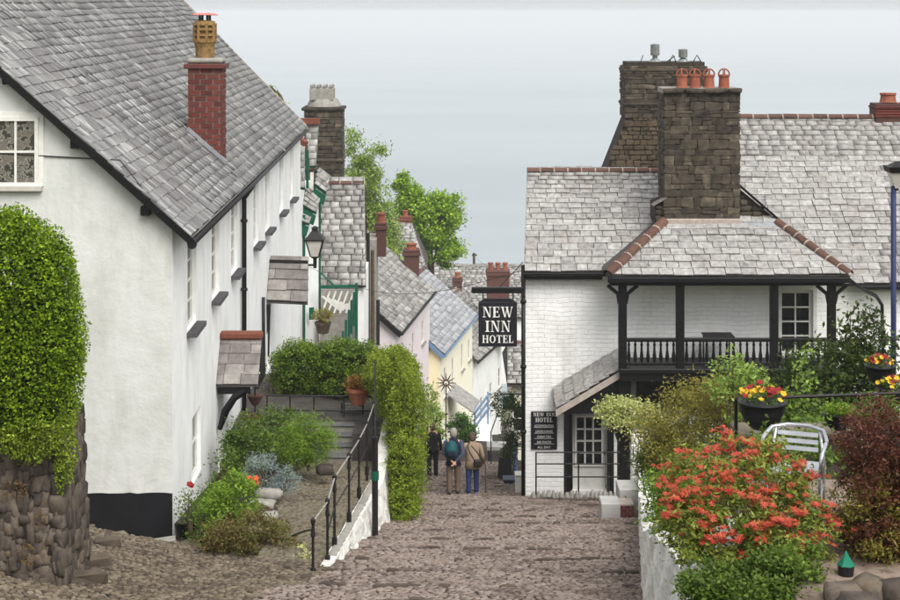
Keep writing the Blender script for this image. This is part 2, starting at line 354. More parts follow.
def ridge_tiles(parent, a, b, n, m, r=.13, name='ridge_tile', seg=6, lap=.012):
    a, b = Vector(a), Vector(b); d = (b - a) / n; dn = d.normalized(); side = dn.cross(Vector((0, 0, 1))).normalized(); up = side.cross(dn)
    mb = MB(); L_ = d.length
    for k, (x, rr) in enumerate(((0.0, r), (L_ - .03, r * .97))):
        for j in range(seg + 1):
            t = math.pi * j / seg; mb.v.append((x, math.cos(t) * rr, math.sin(t) * rr * .8))
    for j in range(seg): mb.f.append((j, j + 1, seg + 2 + j, seg + 1 + j))
    nb = len(mb.v)
    for x in (0.0, L_ - .03):
        for j in range(seg + 1):
            t = math.pi * j / seg; mb.v.append((x, math.cos(t) * (r - .02), math.sin(t) * (r - .02) * .8))
    for j in range(seg):
        mb.f.append((nb + j, nb + seg + 1 + j, nb + seg + 2 + j, nb + j + 1))
        mb.f.append((j, nb + j, nb + j + 1, j + 1)); mb.f.append((seg + 1 + j, seg + 2 + j, nb + seg + 2 + j, nb + seg + 1 + j))
    me = mb.mesh(name, False); me.materials.append(m)
    bed = MB()
    for i in range(n):
        p = a + d * i + up * R.uniform(-.008, .008)
        add(name, me, None, parent, True, frame_m(p, dn, side, up))
        if i:
            q = a + d * i
            bed.tube([q - dn * .028, q + dn * .012], [(r * 1.0, r * .8)] * 2, 10)
    bed.build('mortar_joints', M_MORTARL, parent)
def stones(parent, O, u, v, n, W, H, m, hh=(.1, .2), ww=(.15, .4), depth=.1, seed=3, clip=None, boxy=.2, name='stone', rot=.04, gap=.015, jitter=.0, split=0.0, smooth=True, jit=.07, off=False):
    """Courses of single stones over a face: O lower-left corner, u along, v up, n outwards."""
    r = random.Random(seed); O, u, v, n = Vector(O), Vector(u).normalized(), Vector(v).normalized(), Vector(n).normalized()
    y = 0; cnt = 0
    while y < H - .02:
        h = min(r.uniform(*hh), H - y)
        if H - y - h < hh[0] * .5: h = H - y
        x = -r.uniform(0, ww[1]) if off else 0.0
        while x < W - .01:
            w = min(r.uniform(*ww), W - x)
            if W - x - w < ww[0] * .5: w = W - x
            cx, cy = x + w / 2, y + h / 2
            if clip is None or clip(cx, cy):
                cells = [(cx, cy, w, h)]
                if r.random() < split:
                    if h > .15: q = r.uniform(.35, .65); cells = [(cx, y + h * q / 2, w, h * q), (cx, y + h * (1 + q) / 2, w, h * (1 - q))]
                    elif w > .24: q = r.uniform(.35, .65); cells = [(x + w * q / 2, cy, w * q, h), (x + w * (1 + q) / 2, cy, w * (1 - q), h)]
                for cx, cy, cw_, chh in cells:
                    c = O + u * cx + v * cy + n * r.uniform(-.2, .35) * depth * .4
                    M = frame_m(c, u, v, n) @ Matrix.Rotation(r.uniform(-rot, rot), 4, 'Z') @ Matrix.Diagonal((cw_ - gap + r.uniform(0, jitter), chh - gap + r.uniform(0, jitter), depth * r.uniform(.85, 1.2), 1))
                    add(name, stone_mesh(m, r.randrange(8), boxy, jit, smooth), None, parent, True, M); cnt += 1
            x += w
        y += h
    return cnt
def bricks(parent, O, u, n, W, H, m, bl, bh, depth=.03, seed=5, joint=.012, name='brick', clip=None):
    O, u, n = Vector(O), Vector(u).normalized(), Vector(n).normalized(); r = random.Random(seed); k = 0
    rows = max(1, round(H / bh)); bh = H / rows
    for j in range(rows):
        x = -bl / 2 if j % 2 else 0.0
        while x < W - .01:
            a, b = max(0, x), min(W, x + bl)
            if b - a > bl * .2 and (clip is None or clip((a + b) / 2, (j + .5) * bh)):
                o_ = O + u * (a + joint / 2) + Vector((0, 0, j * bh + joint / 2)) - n * .004
                M = frame_m(o_, u * (b - a - joint), Vector((0, 0, bh - joint)), n * depth * r.uniform(.8, 1.15))
                if M.determinant() < 0: M = frame_m(o_ + u * (b - a - joint), -u * (b - a - joint), Vector((0, 0, bh - joint)), n * depth * r.uniform(.8, 1.15))
                add(name, unit(m), None, parent, True, M); k += 1
            x += bl
    return k
Z3 = Vector((0, 0, 1))
def window(parent, o, u, n, w, h, cols, rows, fm=None, gm=None, recess=.0, fw=.07, bar=.03, sill=None, surround=0.0, name='window', sillw=.08, panes=True, sash=False):
    """o: lower-left corner on the wall face; u along the wall, n outwards. Frame, single panes, bars and sill."""
    fm = fm or M_WOODW; gm = gm or M_GLASS; o, u, n = Vector(o), Vector(u).normalized(), Vector(n).normalized()
    b = o - n * recess; d = .055
    f = MB()
    f.slab(b, u * fw, Z3 * h, n * d); f.slab(b + u * (w - fw), u * fw, Z3 * h, n * d)
    f.slab(b + u * fw, u * (w - 2 * fw), Z3 * fw, n * (d - .003)); f.slab(b + u * fw + Z3 * (h - fw), u * (w - 2 * fw), Z3 * fw, n * (d - .003))
    if surround:
        s = surround; q = o - u * s
        f.slab(q, u * (s - .002), Z3 * (h + s), n * .03); f.slab(q + u * (w + s + .002), u * (s - .002), Z3 * (h + s), n * .03); f.slab(o + Z3 * (h + .002), u * w, Z3 * (s - .002), n * .028)
    wd = f.build(name, fm, parent)
    iw, ih = w - 2 * fw, h - 2 * fw; g = MB()
    pu, ph = iw / cols, ih / rows; i0 = b + u * fw + Z3 * fw
    for i in range(1, cols): g.slab(i0 + u * (pu * i - bar / 2) + n * .012, u * bar, Z3 * ih, n * .03)
    for j in range(1, rows):
        bb = bar * (1.7 if sash and j == rows // 2 else 1)
        g.slab(i0 + Z3 * (ph * j - bb / 2) + n * .012, u * iw, Z3 * bb, n * .028)
    if g.v: g.build('glazing_bars', fm, wd)
    for i in range(cols):
        for j in range(rows):
            p = MB().slab(i0 + u * (pu * i + .003) + Z3 * (ph * j + .003) + n * .008, u * (pu - .006), Z3 * (ph - .006), n * .008).build('pane', gm, wd)
    if sill:
        MB().slab(o - u * .07 - Z3 * sillw - n * recess, u * (w + .14), Z3 * (sillw - .004), n * (recess + sill_depth)).build('sill', sill, wd)
    return wd
sill_depth = .12
def wall_holes(name, parent, o, u, n, W, H, holes, m, recess=.2):
    """A wall face with rectangular openings and their reveals. holes: (x0, y0, x1, y1)."""
    o, u, n = Vector(o), Vector(u).normalized(), Vector(n).normalized(); mb = MB()
    xs = sorted({0, W, *[a for h in holes for a in (h[0], h[2])]}); ys = sorted({0, H, *[a for h in holes for a in (h[1], h[3])]})
    q = lambda x, y, d=0: o + u * x + Z3 * y - n * d
    for i in range(len(xs) - 1):
        for j in range(len(ys) - 1):
            cx, cy = (xs[i] + xs[i + 1]) / 2, (ys[j] + ys[j + 1]) / 2
            if any(h[0] < cx < h[2] and h[1] < cy < h[3] for h in holes): continue
            mb.poly([q(xs[i], ys[j]), q(xs[i + 1], ys[j]), q(xs[i + 1], ys[j + 1]), q(xs[i], ys[j + 1])])
    for x0, y0, x1, y1 in holes:
        mb.poly([q(x0, y0), q(x0, y1), q(x0, y1, recess), q(x0, y0, recess)]); mb.poly([q(x1, y0, recess), q(x1, y1, recess), q(x1, y1), q(x1, y0)])
        mb.poly([q(x0, y0, recess), q(x1, y0, recess), q(x1, y0), q(x0, y0)]); mb.poly([q(x0, y1), q(x1, y1), q(x1, y1, recess), q(x0, y1, recess)])
    return mb.build(name, m, parent)

def deck(A, B, C, D, drop=.05, n=10):
    A, B, C, D = map(Vector, (A, B, C, D)); mb = MB(); d = Vector((0, 0, -drop))
    g = [[(A.lerp(B, i / n)).lerp(D.lerp(C, i / n), j / n) + d for i in range(n + 1)] for j in range(n + 1)]
    for j in range(n):
        for i in range(n): mb.poly([g[j][i], g[j][i + 1], g[j + 1][i + 1], g[j + 1][i]])
    return mb
# ---- leaves
def leaf_verts(C, size, aspect, up, rng, droop=0.0, outward=None):
    n = len(C); a = rng.normal(size=(n, 3)); a[:, 2] = a[:, 2] * .7 - droop
    if outward is not None: a += outward * .8
    a /= np.linalg.norm(a, axis=1)[:, None] + 1e-9
    nn = rng.normal(size=(n, 3)); nn[:, 2] = np.abs(nn[:, 2]) + up
    b = np.cross(a, nn); b /= np.linalg.norm(b, axis=1)[:, None] + 1e-9
    c = np.cross(a, b)
    l = size * rng.uniform(.6, 1.35, n)[:, None]; w = l * aspect
    k = c * l * .12
    v = np.stack([C - a * l / 2, C + b * w / 2 + a * l * .05 + k, C + a * l / 2, C - b * w / 2 + a * l * .05 + k], 1)
    return v.reshape(-1, 3)
def ell_points(ells, n, rng, shell=.6, clumps=0, cr=.1, lump=1.0):
    vols = np.array([e[1][0] * e[1][1] * e[1][2] * (e[2] if len(e) > 2 else 1) for e in ells]); vols = vols / vols.sum()
    def samp(k):
        i = rng.choice(len(ells), k, p=vols); d = rng.normal(size=(k, 3)); d /= np.linalg.norm(d, axis=1)[:, None]
        rr = (1 - shell) * rng.uniform(0, 1, k) ** (1 / 3) + shell * (1 - np.abs(rng.normal(0, .13, k)))
        c = np.array([e[0] for e in ells], float)[i]; s = np.array([e[1] for e in ells], float)[i]
        bumpy = 1 + lump * .14 * np.sin(d[:, 0] * 5.1 + i) * np.sin(d[:, 2] * 6.3 + 1.7 * i) + lump * .1 * np.sin(d[:, 1] * 9 + d[:, 0] * 11)
        return c + d * s * (rr * bumpy)[:, None], d
    if clumps:
        K, d = samp(clumps); j = rng.integers(0, clumps, n); s = cr * rng.uniform(.5, 1.3, clumps)[j][:, None]
        return K[j] + rng.normal(size=(n, 3)) * s * np.array([1, 1, .75]), d[j]
    return samp(n)
def leaves(name, m, ells, n, size, parent=None, aspect=.5, up=.6, shell=.6, clumps=0, cr=.1, seed=1, droop=0.0, out=.5, floor=None, lump=1.0):
    rng = np.random.default_rng(seed); C, d = ell_points(ells, n, rng, shell, clumps, cr, lump)
    if floor is not None: C[:, 2] = np.maximum(C[:, 2], floor + rng.uniform(0, .05, len(C)))
    v = leaf_verts(C, size, aspect, up, rng, droop, d * out)
    return add(name, npmesh(name, v, None, 4, m), None, parent)
def stems(parent, base, tips, m=M_BARK, r=.02, name='stem', seed=1):
    rr = random.Random(seed); mb = MB(); base = Vector(base)
    for t in tips:
        t = Vector(t); mid = base.lerp(t, .5) + Vector((rr.uniform(-.1, .1), rr.uniform(-.1, .1), rr.uniform(-.02, .1))) * (t - base).length * .5
        mb.tube([base + Vector((rr.uniform(-r, r), rr.uniform(-r, r), -.1)), mid, t], [r, r * .7, r * .3], 5)
    return mb.build(name, m, parent)
def shrub(name, label, cat, base, ells, lm, n, size, seed=1, nst=7, group=None, extra=None, stem_m=None, **kw):
    t = thing(name, label, cat, base, group)
    leaves('foliage', lm, ells, n, size, t, seed=seed, **kw)
    rr = random.Random(seed); tips = []
    for i in range(nst):
        e = ells[i % len(ells)]; tips.append([e[0][k] + e[1][k] * rr.uniform(-.6, .6) for k in range(3)])
    stems(t, base, tips, stem_m or M_BARK, .018, seed=seed)
    if extra:
        for nm, m2, e2, n2, s2, k2 in extra: leaves(nm, m2, e2, n2, s2, t, seed=seed + 5, **k2)
    return t
def ball_mesh(m, name='petal'):
    key = ('ball', m.name)
    if key not in _ST:
        bm = bmesh.new(); bmesh.ops.create_icosphere(bm, subdivisions=1, radius=.5); me = bpy.data.meshes.new(name); bm.to_mesh(me); bm.free()
        me.polygons.foreach_set('use_smooth', [True] * len(me.polygons)); me.materials.append(m); _ST[key] = me
    return _ST[key]
_FL = {}
def flower(parent, c, s, m, seed=0, name='flower'):
    """one bloom: five rounded petals about a centre, facing up and a little towards -Y"""
    if m.name not in _FL:
        mb = MB()
        for k in range(5):
            t = 2 * math.pi * k / 5; d = Vector((math.cos(t), math.sin(t), .25)); sd_ = Vector((-math.sin(t), math.cos(t), 0))
            mb.raw([(0, 0, 0), d * .3 + sd_ * .28, d * .52 + sd_ * .12 + Z3 * .04, d * .52 - sd_ * .12 + Z3 * .04, d * .3 - sd_ * .28], [(0, 4, 3, 2, 1)])
        me = mb.mesh('flower'); me.materials.append(m); _FL[m.name] = me
    r = random.Random(seed); c = Vector(c)
    M = Matrix.Translation(c) @ Matrix.Rotation(r.uniform(.2, .9), 4, 'X') @ Matrix.Rotation(r.uniform(-.4, .4), 4, 'Y') @ Matrix.Rotation(r.uniform(0, 6), 4, 'Z') @ Matrix.Diagonal((s, s, s, 1))
    return add(name, _FL[m.name], None, parent, True, M)
# ------------------------------------------------------------------ the setting: land, sea, street, terrace, garden
def struct(o): o['kind'] = 'structure'; return o
def grid(name, xs, ys, fz, m, smooth=True):
    X, Y = np.meshgrid(xs, ys); Zv = fz(X, Y); v = np.stack([X, Y, Zv], -1).reshape(-1, 3); a, b = len(ys), len(xs)
    i = np.arange((a - 1) * b).reshape(a - 1, b)[:, :-1]
    f = np.stack([i, i + 1, i + b + 1, i + b], -1).reshape(-1, 4)
    return add(name, npmesh(name, v, f, 4, m, smooth), None)
M_LAND = mat('hillside', [(52, 62, 30), (84, 92, 46), (104, 98, 62)], .95, .4, 1, 0, bump=.6, bscale=3)
def land_z(X, Y):
    z = zs(Y) - 2.2
    z = z + np.clip(np.abs(X) - 16, 0, 60) * .12
    return np.maximum(z, -97.0) + .3 * np.sin(X * .21) * np.sin(Y * .17)
struct(grid('hillside', np.linspace(-260, 260, 80), np.concatenate([np.linspace(-60, 120, 60), np.linspace(126, 470, 50)]), land_z, M_LAND))

# sea: rough water 95 m below
ms = bpy.data.materials.new('sea_water'); ms.use_nodes = True; N = ms.node_tree.nodes; Lk = ms.node_tree.links; b_ = N['Principled BSDF']
b_.inputs['Base Color'].default_value = lin((104, 122, 132)); b_.inputs['Roughness'].default_value = .42; b_.inputs['IOR'].default_value = 1.33
g_ = N.new('ShaderNodeNewGeometry'); mp_ = N.new('ShaderNodeMapping'); mp_.inputs['Scale'].default_value = (.35, 1.0, 1.0); Lk.new(g_.outputs['Position'], mp_.inputs[0])
n1 = N.new('ShaderNodeTexNoise'); n1.inputs['Scale'].default_value = .16; n1.inputs['Detail'].default_value = 7; n1.inputs['Roughness'].default_value = .62; Lk.new(mp_.outputs[0], n1.inputs['Vector'])
bp_ = N.new('ShaderNodeBump'); bp_.inputs['Strength'].default_value = .5; bp_.inputs['Distance'].default_value = 1.6; Lk.new(n1.outputs['Fac'], bp_.inputs['Height']); Lk.new(bp_.outputs[0], b_.inputs['Normal'])
n2 = N.new('ShaderNodeTexNoise'); n2.inputs['Scale'].default_value = .006; n2.inputs['Detail'].default_value = 5; Lk.new(mp_.outputs[0], n2.inputs['Vector'])
c2 = N.new('ShaderNodeValToRGB'); c2.color_ramp.elements[0].color = lin((138, 147, 152)); c2.color_ramp.elements[1].color = lin((152, 160, 164)); c2.color_ramp.elements[0].position = .35; c2.color_ramp.elements[1].position = .68
Lk.new(n2.outputs['Fac'], c2.inputs[0]); Lk.new(c2.outputs[0], b_.inputs['Base Color'])
SEA_Z = -95.0
struct(grid('sea', np.linspace(-15000, 15000, 30), np.concatenate([np.linspace(150, 1500, 14), np.linspace(1800, 30000, 30)]), lambda X, Y: X * 0 + SEA_Z, ms))

# street: shallow cobbled steps running down the hill
STEP, RISE = 1.75, .12
def wob(X): return .10 * np.sin(X * 1.9 + .4) + .07 * np.sin(X * 4.3) + .05 * X
def street_z(X, Y):
    t = (Y + wob(X)) / STEP; fr = t - np.floor(t)
    z = zs(Y) + RISE * (np.minimum(fr / .94, 1) - np.clip((fr - .94) / .06, 0, 1) - .5)
    left = np.clip(-4.4 - X, 0, 6) * .2 * np.clip((31 - Y) / 3, 0, 1)
    return z + left + .02 * np.sin(X * 2.3 + Y * .7) * np.sin(Y * 1.9)
street = struct(grid('street', np.linspace(-10, 6.4, 66), np.concatenate([np.arange(8, 18, .5), np.arange(18, 58, .07), np.arange(58, 130, .5)]), street_z, M_COBJ))
# left flank of the terrace and the low wall lines
def interp(D, tab): return float(np.interp(D, [a for a, b in tab], [b for a, b in tab]))
T_XB = [(25, -1.9), (26, -1.82), (31, -1.5), (34, -1.25), (40, -1.1), (46, -1.1)]
T_XE = [(25, -2.0), (26, -1.95), (31, -1.72), (33.5, -1.62), (36, -1.5), (40, -1.4), (46, -1.4)]
def T(D): return -9.0 - .134 * (D - 26.07)
G_W = [(8, 1.75), (13, 2.1), (17, 2.34), (21.5, 2.6), (30, 3.56), (36.6, 4.32), (37.5, 4.4)]   # street face of the garden wall, X by distance
G_Z = [(5, -4.6), (11, -4.5), (13, -4.4), (14.6, -4.5), (15.8, -5.5), (21.5, -7.05), (30, -9.3), (37.5, -10.6)]               # garden soil
COB_T = []
for z_, r_ in ((-.45, 1.0), (.18, .92), (.42, .55)):
    COB_T += [(math.cos(k * math.pi / 3) * r_, math.sin(k * math.pi / 3) * r_, z_) for k in range(6)]
COB_T = np.array(COB_T)
COB_F = np.array([(r * 6 + k, r * 6 + (k + 1) % 6, (r + 1) * 6 + (k + 1) % 6, (r + 1) * 6 + k) for r in range(2) for k in range(6)] + [(12, 13, 14, 15), (15, 16, 17, 12)])
def cobbles(name, parent, pts, fz, m, seed, hx=.056, hy=.037, hz=.036, slope=-SL):
    rng = np.random.default_rng(seed); n = len(pts); pts = np.asarray(pts)
    sx = hx * rng.uniform(.65, 1.25, n); sy = hy * rng.uniform(.7, 1.25, n); szv = hz * rng.uniform(.7, 1.3, n); a = rng.normal(0, .25, n)
    t = COB_T[None] + rng.normal(0, .09, (n, 18, 3)); x = t[..., 0] * sx[:, None]; y = t[..., 1] * sy[:, None]
    X = x * np.cos(a)[:, None] - y * np.sin(a)[:, None] + pts[:, 0:1]; Y = x * np.sin(a)[:, None] + y * np.cos(a)[:, None] + pts[:, 1:2]
    Zb = fz(pts[:, 0], pts[:, 1]); Zv = Zb[:, None] + (Y - pts[:, 1:2]) * slope + t[..., 2] * szv[:, None]
    f = (COB_F[None] + 18 * np.arange(n)[:, None, None]).reshape(-1, 4)
    o = add(name, npmesh(name, np.stack([X, Y, Zv], -1).reshape(-1, 3), f, 4, m, True), None, parent); o['kind'] = 'stuff'; return o
pts = []; Y = 18.6
while Y < 62:
    k = 1.0 + max(0, Y - 40) * .03
    x = -8.2
    while x < 5.2:
        xx = x + R.uniform(-.03, .03); yy = Y + R.uniform(-.025, .025)
        lo = -9 if yy < 26.2 else (interp(yy, T_XB) - .12 if yy < 46 else -2.6)
        if yy < 29.3 and xx < -3.2: lo = -9
        hi = interp(yy, G_W) + .05 if yy < 37.5 else (4.8 if yy < 41.9 else 2.0)
        s = onscreen((xx, yy, zs(yy)), 25)
        if lo < xx < hi and s: pts.append((xx, yy))
        x += R.uniform(.075, .125) * k
    Y += .064 * k
print('cobbles', len(pts))
yard = [p for p in pts if p[0] < -1.95 - .28 * max(0, 24.5 - p[1]) and p[1] < 29.4]; ys = set(yard)
cobbles('street_cobbles', street, [p for p in pts if p not in ys], street_z, M_COB, 3)
M_COBB = mat('cobble_brown', [(52, 44, 36), (80, 70, 58), (106, 95, 80), (130, 119, 102)], .85, 1.8, .45, .65, bump=.5, bscale=40)
cobbles('yard_cobbles', street, yard, street_z, M_COBB, 4, hy=.04, hz=.045)
M_EDGE = mat('step_edge_stone', [(58, 49, 44), (80, 69, 61), (104, 91, 81)], .85, 3, .5, .5, bump=.5, bscale=40)
for k in range(12, 30):          # the long stones along each step edge
    for seg in range(60):
        X0 = -5.6 + seg * .19 + R.uniform(-.05, .05)
        Y0 = k * STEP - float(wob(np.array(X0))) - .06
        if Y0 < 21 or Y0 > 50: continue
        lo = -5.2 if Y0 < 26 else interp(Y0, T_XB) + .1
        hi = interp(Y0, G_W) - .1 if Y0 < 37.5 else (4.6 if Y0 < 41.0 else 1.8)
        if X0 < -1.9 or not (lo < X0 < hi) or R.random() < .64 + .3 * math.sin(k * 7.7 + X0 * 1.3): continue
        zz = float(street_z(np.array(X0), np.array(Y0 - .05)))
        M = Matrix.Translation((X0, Y0 + R.uniform(-.04, .04), zz - .012)) @ Matrix.Rotation(R.uniform(-.15, .15), 4, 'Z') @ Matrix.Diagonal((R.uniform(.12, .27), R.uniform(.045, .08), .09, 1))
        add('step_stone', stone_mesh(M_EDGE, R.randrange(8), .2), None, street, True, M)

# terrace in front of the long cottage: cobbled path, steps up, platform
mb = MB(); Ds = [26.0 + .6 * i for i in range(20)] + [37.5]
for a, b in zip(Ds[:-1], Ds[1:]):
    lx_ = -5.3 if a > 29.1 else -3.2
    mb.poly([(lx_, a, T(a)), (interp(a, T_XE), a, T(a)), (interp(b, T_XE), b, T(b)), (lx_, b, T(b))])
terr = struct(mb.build('terrace_path', M_COBJ))
pts = []; Y = 26.1
while Y < 37.4:
    x = -3.9 if Y > 29 else -3.15
    while x < interp(Y, T_XE) - .02: pts.append((x + R.uniform(-.03, .03), Y + R.uniform(-.02, .02))); x += R.uniform(.075, .12)
    Y += .066
cobbles('path_cobbles', terr, pts, lambda X, Y: -9.0 - .134 * (Y - 26.07), M_COBY, 5, hx=.066, hy=.045, hz=.05, slope=-.134)
PLAT = -9.86
mb = MB(); mb.box((-5.3, 38.65, PLAT - .9), (-1.36, 43.6, PLAT)); mb.box((-5.3, 37.4, PLAT - .9), (-3.34, 38.65, PLAT - .003)); mb.box((-2.28, 37.4, PLAT - .9), (-1.5, 38.65, PLAT - .004))
plat = struct(mb.build('terrace_platform', mat('shaded_paving', [(52, 49, 46), (78, 74, 69)], .9, 3, 1, 0, bump=.4)))  # paving colour darkened to carry the shadow beneath the hedge
M_STEP = mat('slate_step', [(84, 84, 86), (112, 111, 110)], .8, 4, .7, .3, bump=.3)
for i in range(4):
    z0 = T(37.4) - .05 + i * .165
    MB().bbox((-3.33, 37.4 + i * .31, z0 - .3), (-2.29, 38.7, z0 + .165 - .02), .015).build('step', M_CONC, plat)
    MB().bbox((-3.335, 37.36 + i * .31, z0 + .146), (-2.285, 38.7 if i == 3 else 37.74 + i * .31, z0 + .18), .01).build('step_tread', M_STEP, plat)
# earth of the flower bed along the cottage
def bed_z(X, Y): return T_np(Y) + .1 + .12 * np.sin(X * 3) * np.sin(Y * 2.1)
def T_np(Y): return -9.0 - .134 * (Y - 26.07)
bed = struct(grid('flower_bed', np.linspace(-5.25, -3.1, 12), np.linspace(29.2, 37.3, 40), lambda X, Y: bed_z(X, Y) - .25 * np.clip((X + 3.6) / .5, 0, 1) - .45 * np.clip((-4.3 - X) / .6, 0, 1) - .5 * np.clip((29.6 - Y) / .9, 0, 1), M_SOIL))

# whitewashed retaining wall of the terrace
t = thing('retaining_wall', 'whitewashed rubble retaining wall between raised cobbled path and street', 'wall', (interp(32, T_XB), 32, zs(32)))
mb = MB(); rows = []; Ds = [25.7 + .3 * i for i in range(52)]
def wall_top(D): return max(T(D) + .05, zs(D) + .02) if D < 34.6 else float(np.interp(D, [34.6, 36, 38.6, 46], [T(34.6) + .05, -9.75, -9.62, -9.62]))
for D in Ds:
    xb, xe = interp(D, T_XB), interp(D, T_XE); zt = wall_top(D); zb = zs(D) - .25; c = []
    for k in range(7):
        f = k / 6; j = .035 if 0 < k < 6 else .015
        c.append((xb + (xe - xb) * f * .55 + R.uniform(-j, j), D, zb + (zt - zb) * f + R.uniform(-j, j) * (k < 6)))
    c.append((xe - .12, D, zt + R.uniform(-.01, .02))); c.append((xe - .22, D, zt - .5)); rows.append(c)
for a, b in zip(rows[:-1], rows[1:]):
    for k in range(len(a) - 1): mb.poly([a[k], b[k], b[k + 1], a[k + 1]])
mb.poly(rows[0]); mb.build('wall', M_WALLW, t, smooth=True)
for i in range(22):      # rough cap stones along its upper edge
    D = 26.6 + i * .36; M = Matrix.Translation((interp(D, T_XE) - .02, D, wall_top(D) + .0)) @ Matrix.Rotation(R.uniform(-.06, .06), 4, 'Z') @ Matrix.Diagonal((.14, .42, .06, 1))
    add('cap_stone', stone_mesh(M_CONC, R.randrange(8), .2), None, t, True, M)

# garden on the right, held by a white wall
def garden_z(X, Y): return np.interp(Y, [a for a, b in G_Z], [b for a, b in G_Z]) + .05 * np.sin(X * 3.1) * np.sin(Y * 2.7)
gx = np.linspace(0, 1, 16); gy = np.concatenate([np.linspace(8, 24, 50), np.linspace(24.4, 37.3, 30)])
v = []; 
for y in gy:
    x0 = interp(y, G_W) + .12
    for f in gx: X_ = x0 + f * (11.5 - x0); v.append((X_, y, float(garden_z(np.array(X_), np.array(y)))))
i = np.arange((len(gy) - 1) * 16).reshape(-1, 16)[:, :-1]; f_ = np.stack([i, i + 1, i + 17, i + 16], -1).reshape(-1, 4)
garden = struct(add('garden_ground', npmesh('garden_ground', np.array(v), f_, 4, M_SOIL, True), None))
t = thing('garden_wall', 'knobbly whitewashed stone wall holding back the garden beside the street', 'wall', (2.6, 21.5, zs(21.5)))
rows = []; mb = MB()
for j in range(104):
    D = 8 + j * .285; x = interp(D, G_W); zt = interp(D, G_Z) + (.0 if D < 16 else .1) + .04 * math.sin(j * 1.3); zb = zs(D) - .3; c = []
    for k in range(10):
        f = k / 9; c.append((x + .02 * math.sin(j * 1.1 + k * 1.7) + R.uniform(-.012, .012), D, zb + (zt - zb) * f))
    c.append((x + .1, D, zt + .05)); c.append((x + .3, D, zt + .03)); c.append((x + .34, D, zt - .4)); rows.append(c)
for a, b in zip(rows[:-1], rows[1:]):
    for k in range(len(a) - 1): mb.poly([a[k], a[k + 1], b[k + 1], b[k]])
mb.poly(rows[-1][::-1]); mb.build('wall', M_WALLW, t, smooth=True)
# ------------------------------------------------------------------ the long white cottage on the left
HX0, HX1, HD0, HD1 = -5.1, -5.33, 29.4, 57.0
EZ = -4.12                                  # eaves
def wx(D): return HX0 + (HX1 - HX0) * (D - HD0) / (HD1 - HD0)
cot = thing('white_cottage', 'long whitewashed cottage with steep grey slate roof and black plinth, nearest on the left', 'house', (-9.0, 29.4, -9.8))
RX, EX = -9.6, -4.76                        # ridge and eave
def roof_z(X): return EZ + .89 * (EX - X)
g0 = -10.3
gw = MB(); pts_f = [(-14.2, HD0, g0), (HX0, HD0, g0), (HX0, HD0, roof_z(HX0) - .12), (RX, HD0, roof_z(RX) - .12), (-14.2, HD0, roof_z(-5.0) - .12)]
gw.poly(pts_f); gw.build('gable_wall', M_GABLE, cot)
pl_ = MB(); zp = ZP(493, HD0); px_ = [-14.2 + .13 * i for i in range(70)] + [HX0]; tp_ = [zp + R.uniform(-.014, .014) for _ in px_]
pl_.poly([(x, HD0 - .024, g0) for x in (px_[0], px_[-1])] + [(x, HD0 - .024, z) for x, z in zip(px_[::-1], tp_)])
for i in range(len(px_) - 1): a, b = (px_[::-1][i], tp_[i]), (px_[::-1][i + 1], tp_[i + 1]); pl_.poly([(a[0], HD0 - .024, a[1]), (b[0], HD0 - .024, b[1]), (b[0], HD0 + .01, b[1]), (a[0], HD0 + .01, a[1])])
pl_.poly([(HX0, HD0 - .024, g0), (HX0, HD0 - .024, tp_[0]), (HX0, HD0, tp_[0]), (HX0, HD0, g0)]); pl_.build('plinth', M_PLINTH, cot)
bw = MB(); bw.poly([(-14.2, HD0, g0), (-14.2, HD0, roof_z(-5.0)), (-14.2, HD1, roof_z(-5.0)), (-14.2, HD1, g0)]); bw.poly([(-14.2, HD1, g0), (-14.2, HD1, roof_z(-5.0)), (RX, HD1, roof_z(RX) - .1), (HX1, HD1, roof_z(HX1) - .2), (HX1, HD1, -14)])
bw.build('back_wall', M_GABLE, cot)
M_SILL = mat('slate_sill', [(58, 57, 60), (84, 82, 84)], .7, 5, 1, 0, bump=.3)
# street wall with openings
uW = Vector((HX1 - HX0, HD1 - HD0, 0)).normalized(); nW = Vector((uW.y, -uW.x, 0)); LW = Vector((HX1 - HX0, HD1 - HD0, 0)).length
wb = -13.0; wt = EZ + .2 - wb
wins = []
for D_s in (30.8, 34.2, 37.5, 42.1, 45.0, 49.1): wins.append((D_s + .35, -6.24, 1.15, 1.78, 2, 4))
wins += [(31.75, -9.42, 1.2, 1.34, 2, 2), (38.2, -9.3, 1.1, 1.3, 2, 2), (53.0, -6.24, 1.1, 1.7, 2, 4)]
door_h = (35.55 - HD0, -10.3 - wb, 36.45 - HD0, -8.2 - wb); door2 = (45.9 - HD0, -10.3 - wb, 46.8 - HD0, -8.3 - wb)
holes = [(a - HD0, z - wb, a - HD0 + w, z - wb + h) for a, z, w, h, c, r in wins] + [door_h, door2]
wall_holes('street_wall', cot, (HX0, HD0, wb), uW, nW, LW, wt, holes, M_WHITE, .22)
sill_depth = .2
for a, z, w, h, c, r in wins:
    o = Vector((HX0, HD0, 0)) + uW * (a - HD0); o.z = z
    window(cot, o, uW, nW, w, h, c, r, recess=.13, sill=M_SILL if z > -8 else None, sash=True, sillw=.09, fw=.08)
sill_depth = .12
for hh in (door_h, door2):
    o = Vector((HX0, HD0, 0)) + uW * hh[0]; o.z = wb + hh[1]
    dr = MB().slab(o - nW * .2, uW * (hh[2] - hh[0]), Z3 * (hh[3] - hh[1]), nW * .05).build('door', M_WOODW, cot)
    MB().slab(o - nW * .15 + uW * .15 + Z3 * 1.2, uW * .6, Z3 * .6, nW * .01).build('door_pane', M_GLASS, dr)
